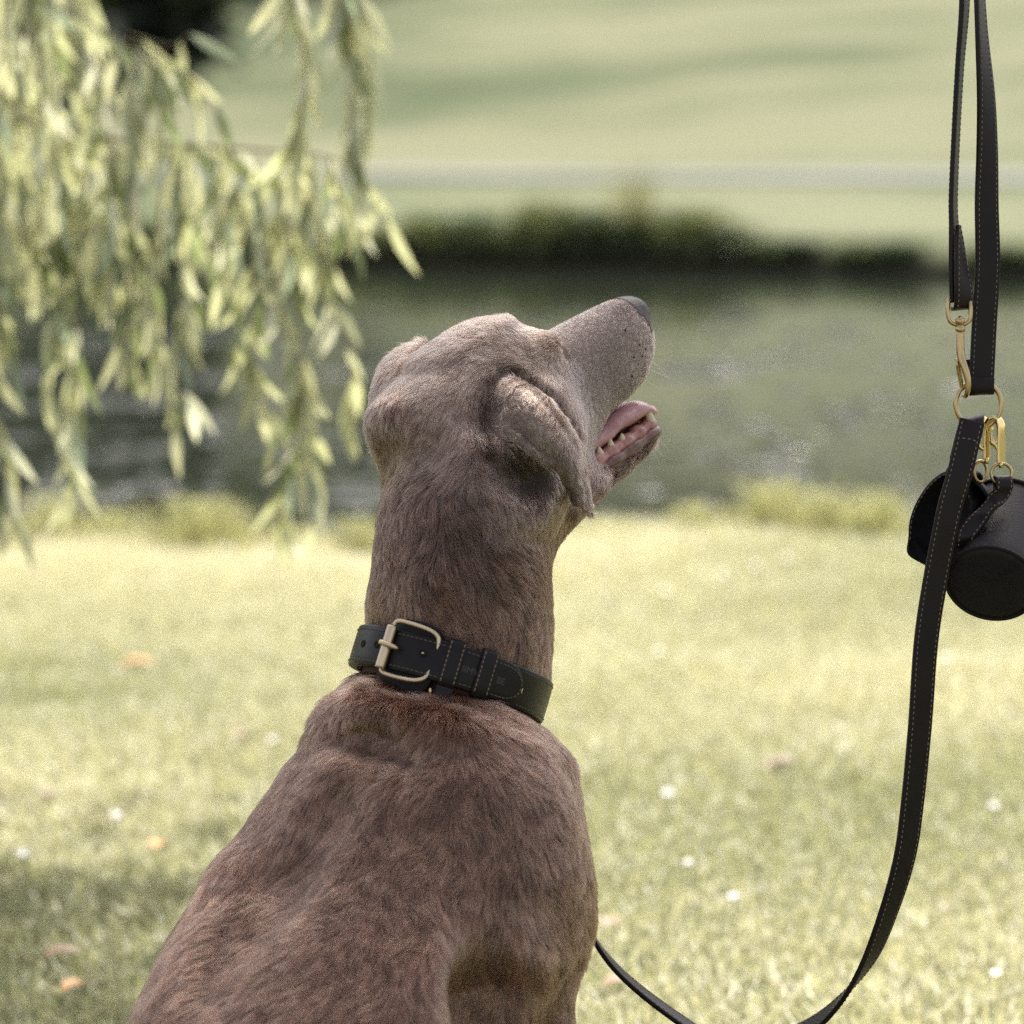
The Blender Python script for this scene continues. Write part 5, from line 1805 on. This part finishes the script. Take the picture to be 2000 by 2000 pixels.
# the bough that reaches across, then the strands hanging from it
tw([(-260, 120, 2.7), (0, 215, 2.65), (160, 262, 2.6), (330, 280, 2.6), (500, 292, 2.55), (640, 306, 2.5), (720, 360, 2.5), (770, 440, 2.5)], 0.8, 0.004)
tw([(-200, -120, 2.5), (60, -10, 2.5), (220, 70, 2.5), (330, 120, 2.5), (400, 180, 2.5), (440, 240, 2.5)], 0.9, 0.003)
tw([(250, 65, 2.5), (330, 88, 2.5), (372, 66, 2.5)], 0.7)
tw([(540, -120, 2.3), (575, 10, 2.3), (600, 120, 2.3), (590, 220, 2.3), (575, 300, 2.3)], 1.9)
tw([(640, -140, 2.3), (680, 20, 2.3), (690, 130, 2.3), (685, 230, 2.3), (690, 310, 2.3)], 1.9)
tw([(655, -120, 2.4), (700, 20, 2.4), (715, 130, 2.4), (715, 260, 2.4)], 1.6)
tw([(600, 300, 2.5), (625, 420, 2.5), (640, 560, 2.5), (675, 670, 2.5), (690, 720, 2.5), (665, 800, 2.5)], 1.0)
tw([(520, 292, 2.55), (560, 430, 2.5), (575, 560, 2.5), (590, 700, 2.45), (585, 840, 2.4), (560, 940, 2.4), (545, 1010, 2.4)], 1.25)
tw([(500, 300, 2.5), (520, 480, 2.5), (555, 640, 2.45), (600, 790, 2.4), (600, 900, 2.4), (620, 1000, 2.4)], 0.9)
tw([(450, 290, 2.5), (480, 450, 2.5), (500, 600, 2.5), (495, 740, 2.45), (530, 820, 2.4)], 1.1)
tw([(420, 285, 2.5), (430, 430, 2.5), (445, 560, 2.5), (470, 690, 2.5)], 1.0)
tw([(360, 280, 2.5), (350, 450, 2.5), (355, 600, 2.45), (345, 720, 2.4), (345, 840, 2.4)], 1.25)
tw([(330, 280, 2.6), (310, 430, 2.5), (300, 570, 2.5), (310, 690, 2.5), (370, 780, 2.5)], 1.0)
tw([(270, 270, 2.6), (260, 420, 2.5), (255, 560, 2.5), (250, 700, 2.5)], 1.1)
tw([(230, 268, 2.6), (215, 420, 2.5), (220, 560, 2.5), (235, 680, 2.5)], 1.0)
tw([(180, 262, 2.6), (160, 450, 2.55), (150, 620, 2.5), (150, 800, 2.5), (140, 960, 2.5)], 1.0)
tw([(130, 255, 2.6), (110, 420, 2.5), (115, 560, 2.5), (95, 720, 2.5), (110, 850, 2.5)], 0.9)
tw([(60, 240, 2.6), (50, 400, 2.5), (40, 500, 2.5)], 1.2)
tw([(10, 230, 2.6), (0, 430, 2.4), (-10, 580, 2.3), (20, 690, 2.3)], 1.0)
tw([(-60, 220, 2.6), (-50, 520, 2.3), (-20, 760, 2.2), (10, 880, 2.2), (15, 1000, 2.2)], 1.0)
tw([(690, 345, 2.5), (700, 400, 2.5), (690, 460, 2.5)], 1.1)
tw([(640, 306, 2.5), (660, 380, 2.5), (655, 470, 2.5)], 1.0)
tw([(560, 298, 2.5), (590, 380, 2.5), (600, 470, 2.5)], 1.0)
tw([(300, 110, 2.5), (310, 180, 2.5), (320, 260, 2.5)], 1.3)
tw([(220, 70, 2.5), (250, 150, 2.5), (262, 260, 2.45)], 1.3)
for k in range(22):       # the dense fall on the outer side
    x0 = rg.uniform(-160, 215); y0 = rg.uniform(-120, 200) + max(0, x0 - 200) * 0.3
    d0 = rg.uniform(2.2, 3.4); ln = rg.uniform(220, 460)
    tw([(x0, y0 - 60, d0), (x0 + rg.uniform(-10, 30), y0 + ln * 0.4, d0), (x0 + rg.uniform(-20, 40), y0 + ln * 0.75, d0), (x0 + rg.uniform(-30, 50), y0 + ln, d0)], 1.0)
for k in range(10):       # more strands from the bough
    x0 = rg.uniform(-60, 660); y0 = np.interp(x0, (-60, 160, 640), (225, 262, 306)); d0 = rg.uniform(2.45, 3.3); ln = rg.uniform(120, 330)
    tw([(x0, y0 - 10, d0), (x0 + rg.uniform(-5, 15), y0 + ln * 0.5, d0), (x0 + rg.uniform(-15, 25), y0 + ln, d0)], 1.0)

TONES = np.array([(0.54, 0.54, 0.34), (0.65, 0.635, 0.44), (0.22, 0.26, 0.12), (0.70, 0.69, 0.58), (0.28, 0.33, 0.26)])
LP, LX, LY, LZ, LS, LC = [], [], [], [], [], []
UPV = np.array((0, 0, 1.0))


def dress(path, dens, step=0.0115, size=0.080):
    p = resample(path, step / dens)
    n = len(p)
    T = np.gradient(p, axis=0); T /= np.linalg.norm(T, axis=1)[:, None] + 1e-9
    for i in range(1, n):
        az = rg.uniform(0, 6.283)
        side = np.array((math.cos(az), math.sin(az) * 0.8, 0))
        d = T[i] * rg.uniform(0.2, 0.8) + side * rg.uniform(0.20, 0.75) - UPV * rg.uniform(0.45, 1.1)
        d /= np.linalg.norm(d)
        w = np.cross(d, np.array((rg.normal(0, 0.6), rg.normal(-1, 0.5), rg.normal(0, 0.5)))); w /= np.linalg.norm(w) + 1e-9
        LP.append(p[i]); LY.append(d); LX.append(w); LZ.append(np.cross(w, d)); LS.append(size * rg.uniform(0.6, 1.25))
        LC.append(TONES[rg.choice(5, p=(0.34, 0.33, 0.13, 0.13, 0.07))] * rg.uniform(0.8, 1.2))


for path, dens, r in TW:
    mb = MB(); mb.tube(path, np.linspace(r, 0.0007, len(path)), 5); mb.put('twig', M_TWIG, WILLOW)
    dress(path, dens)
LP, LX, LY, LZ, LS, LC = map(np.array, (LP, LX, LY, LZ, LS, LC))
# one leaf: narrow, folded along the midrib, curved
ly = np.linspace(0, 1, 7); lw = np.array([0.10, 0.62, 0.95, 1.0, 0.80, 0.45, 0.03]) * 0.098
lv = []
for t, w in zip(ly, lw):
    z = -0.16 * t * t
    lv += [(-w, t, z + w * 0.35), (0, t, z), (w, t, z + w * 0.35)]
lv = np.array(lv)
lf = []
for i in range(6):
    a = i * 3
    lf += [(a, a + 1, a + 4, a + 3), (a + 1, a + 2, a + 5, a + 4)]
lf = np.array(lf)
LVW = LP[:, None, :] + LS[:, None, None] * (lv[None, :, :1] * LX[:, None, :] + lv[None, :, 1:2] * LY[:, None, :] + lv[None, :, 2:] * LZ[:, None, :])
# the leaves that show largest are objects of their own
rel = LP - CAMP
dep = rel @ F_AX
px_ = 1000 + (rel @ R_AX) / dep / TAN * 1000; py_ = 1000 - (rel @ U_AX) / dep / TAN * 1000
vis = (px_ > 5) & (px_ < 800) & (py_ > 5) & (py_ < 1060)
facing = np.abs(LZ @ F_AX)
score = np.where(vis, LS / dep * (0.3 + facing), -1)
order = np.argsort(-score)
single = order[:300]; rest = order[300:]
leaf_me = []
for tone in TONES:
    me = mesh_np('leaf', lv, lf, M_LEAF); colour_mesh(me, np.tile(tone, (len(lv), 1))); leaf_me.append(me)
for i in single:
    k = int(np.argmin(((TONES - LC[i]) ** 2).sum(1)))
    o = bpy.data.objects.new('leaf', leaf_me[k])
    o.matrix_parent_inverse = Matrix.Translation(-Vector(WILLOW.location))
    o.parent = WILLOW
    B_ = np.stack((LX[i], LY[i], LZ[i]), 1) * LS[i]
    mm = Matrix([[*B_[0], LP[i][0]], [*B_[1], LP[i][1]], [*B_[2], LP[i][2]], [0, 0, 0, 1]])
    o.matrix_basis = mm
    COL.objects.link(o)
fv = LVW[rest].reshape(-1, 3)
ff = (np.arange(len(rest))[:, None, None] * len(lv) + lf[None]).reshape(-1, 4)
# crown overhead, out of the picture, added to shade dog, leash and lawn
CR = []
for k in range(len(SHADE_CROWN)):
    cx_, cy_, cz_, sx, sy, sz, n_ = SHADE_CROWN[k]
    q = rg.normal(0, 1, (n_, 3)); q /= np.linalg.norm(q, axis=1)[:, None]; q *= rg.random((n_, 1)) ** 0.4
    CR.append(q * (sx, sy, sz) + (cx_, cy_, cz_))
CR = np.concatenate(CR)
n = len(CR)
sz_ = rg.uniform(0.08, 0.13, n)
D = rg.normal(0, 0.5, (n, 3)) - UPV; D /= np.linalg.norm(D, axis=1)[:, None]
Wv = np.cross(D, rg.normal(0, 1, (n, 3))); Wv /= np.linalg.norm(Wv, axis=1)[:, None]
Zv = np.cross(Wv, D)
cv_ = CR[:, None, :] + sz_[:, None, None] * (1.5 * lv[None, :, :1] * Wv[:, None, :] + lv[None, :, 1:2] * D[:, None, :] + lv[None, :, 2:] * Zv[:, None, :])
cf_ = (np.arange(n)[:, None, None] * len(lv) + lf[None]).reshape(-1, 4) + len(fv)
me = mesh_np('foliage', np.concatenate((fv, cv_.reshape(-1, 3))), np.concatenate((ff, cf_)), M_LEAF)
colour_mesh(me, np.concatenate((np.repeat(LC[rest], len(lv), 0), np.repeat(TONES[rg.integers(0, 3, n)], len(lv), 0))))
put('foliage', me, WILLOW)['kind'] = 'stuff'

# ------------------------------------------------------------------ daisies and fallen leaves on the lawn
m = NT('petal'); m.bs(Base_Color=(0.80, 0.80, 0.82, 1), Roughness=0.6); M_PETAL = m.mat
m = NT('daisy_heart'); m.bs(Base_Color=(0.55, 0.38, 0.04, 1), Roughness=0.8); M_HEART = m.mat
m = NT('stem'); m.bs(Base_Color=(0.09, 0.13, 0.04, 1), Roughness=0.7); M_STEM = m.mat
m = NT('autumn_leaf'); nz = m.noise(30, 4)
rp = m.ramp(nz.outputs['Fac'], [(0.3, (0.30, 0.13, 0.03)), (0.7, (0.55, 0.30, 0.07))]); m.l(rp.outputs['Color'], m.b.inputs['Base Color']); m.bs(Roughness=0.6); M_AUT = m.mat
m = NT('brown_leaf'); nz = m.noise(30, 4)
rp = m.ramp(nz.outputs['Fac'], [(0.3, (0.10, 0.055, 0.025)), (0.7, (0.24, 0.14, 0.06))]); m.l(rp.outputs['Color'], m.b.inputs['Base Color']); m.bs(Roughness=0.6); M_BRN = m.mat


def make_daisy(loc, lean, size, label):
    root = empty('daisy', loc, label=label, cat='flower', group='daisies in the lawn')
    top = np.array(loc) + np.array((lean[0], lean[1], 0.042))
    mb = MB(); mb.tube(spline([np.array(loc) - (0, 0, 0.005), (np.array(loc) + top) / 2 + (0.002, 0, 0.004), top], 6), 0.0009, 5); mb.put('stem', M_STEM, root)
    ax = np.array((lean[0] * 14, lean[1] * 14 - 0.35, 1.0)); ax /= np.linalg.norm(ax)
    a1 = np.cross(ax, (0, 1, 0.1)); a1 /= np.linalg.norm(a1); a2 = np.cross(ax, a1)
    mb = MB()
    for a in np.linspace(0, 6.283, 17)[:-1]:
        d = math.cos(a) * a1 + math.sin(a) * a2; w = np.cross(ax, d) * size * 0.13
        mb.add([top + d * size * 0.2 - w * 0.5, top + d * size * 0.2 + w * 0.5, top + d * size * 0.8 + w + ax * size * 0.1, top + d * size + ax * size * 0.12, top + d * size * 0.8 - w + ax * size * 0.1], [(0, 1, 2, 3, 4)])
    mb.put('petals', M_PETAL, root)
    mb = MB(); mb.ellipsoid(top + ax * size * 0.04, a1 * size * 0.28, a2 * size * 0.28, ax * size * 0.16, 10, 6); mb.put('heart', M_HEART, root)
    return root


for i, (tx, ty, s_, lab) in enumerate([
        (1310, 1592, 0.0135, 'white daisy shining alone in the middle of the lawn, brightest of all'),
        (1412, 1148, 0.0125, 'white daisy high on the lawn, between the neck and the pair nearer the leash'),
        (1300, 1180, 0.0125, 'white daisy second from the dog\'s neck in the upper lawn row'),
        (1530, 1114, 0.0120, 'white daisy in the upper lawn nearest the leash'),
        (1478, 1130, 0.0115, 'white daisy between two others high on the lawn'),
        (1292, 1305, 0.0110, 'white daisy standing alone level with the dog\'s collar'),
        (1433, 1805, 0.0110, 'small white daisy low in the lawn inside the loop of the leash'),
        (1350, 1738, 0.0100, 'pale daisy above the bottom of the leash loop'),
        (1928, 1622, 0.0120, 'white daisy at the side of the lawn beyond the leash'),
        (1948, 1962, 0.0105, 'white daisy in the lowest corner of the lawn beyond the leash'),
        (1846, 1318, 0.0120, 'pale daisy close beside the leash strap below the dispenser'),
        (238, 1638, 0.0130, 'bright white daisy left of the dog\'s back'),
        (51, 1719, 0.0125, 'white daisy nearest the picture\'s left edge'),
        (440, 1095, 0.0125, 'white daisy below the large pale grass tuft'),
        (522, 1100, 0.0115, 'white daisy below the willow strand, close to the dog\'s neck'),
        (535, 1486, 0.0105, 'small white daisy touching the outline of the dog\'s shoulder')]):
    g = ground_hit(tx, ty + 18)
    make_daisy(tuple(g + (0, 0, 0.002)), (rg.normal(0, 0.004), rg.normal(-0.004, 0.003)), s_ * 0.52, lab)


def make_leaf(loc, size, az, mat, label):
    n = 12
    mb = MB()
    v = []
    for t in np.linspace(0, 1, n):
        w = math.sin(math.pi * t ** 0.8) * 0.34 * size * (1 + 0.12 * math.sin(t * 26))
        z = 0.020 + 0.10 * size * math.sin(t * 3.0)
        for s_ in (-1, 0, 1):
            x, y = (t - 0.5) * size, s_ * w
            v.append((loc[0] + x * math.cos(az) - y * math.sin(az), loc[1] + x * math.sin(az) + y * math.cos(az), loc[2] + z + abs(s_) * w * 0.35))
    mb.grid(np.array(v).reshape(n, 3, 3))
    root = empty('fallen_leaf', loc, label=label, cat='leaf', group='fallen leaves on the lawn')
    mb.put('blade', mat, root)
    mb = MB(); a = np.array(v[1]); mb.tube([a, a - np.array((math.cos(az), math.sin(az), 0.1)) * size * 0.3], 0.0008, 5); mb.put('stalk', mat, root)


for tx, ty, s_, az, mat, lab in [
        (272, 1326, 0.062, 0.1, M_AUT, 'large orange leaf lying on the lawn behind the dog\'s collar'),
        (312, 1686, 0.036, 1.0, M_AUT, 'small orange leaf on the grass beside the dog\'s back'),
        (98, 1586, 0.034, 0.3, M_BRN, 'brownish leaf above the two daisies on the lawn'),
        (150, 1968, 0.036, 0.6, M_AUT, 'orange-brown leaf low in the shaded corner of the lawn'),
        (1530, 1528, 0.060, 0.05, M_BRN, 'long faded brown leaf in the lawn inside the leash loop'),
        (1196, 1838, 0.034, 1.2, M_BRN, 'brown leaf on the grass just above the leash as it leaves the dog'),
        (1210, 1962, 0.040, 0.2, M_BRN, 'dark brown leaf beneath the lowest sweep of the leash'),
        (125, 1905, 0.045, 0.2, M_BRN, 'brown curled leaf in the shaded corner of the lawn'),
        (310, 1010, 0.060, 0.6, M_AUT, 'orange leaf caught at the bank under the willow'),
        (475, 1468, 0.040, 0.5, M_BRN, 'dull brown leaf near the dog\'s shoulder')]:
    make_leaf(tuple(ground_hit(tx, ty)), s_, az, mat, lab)
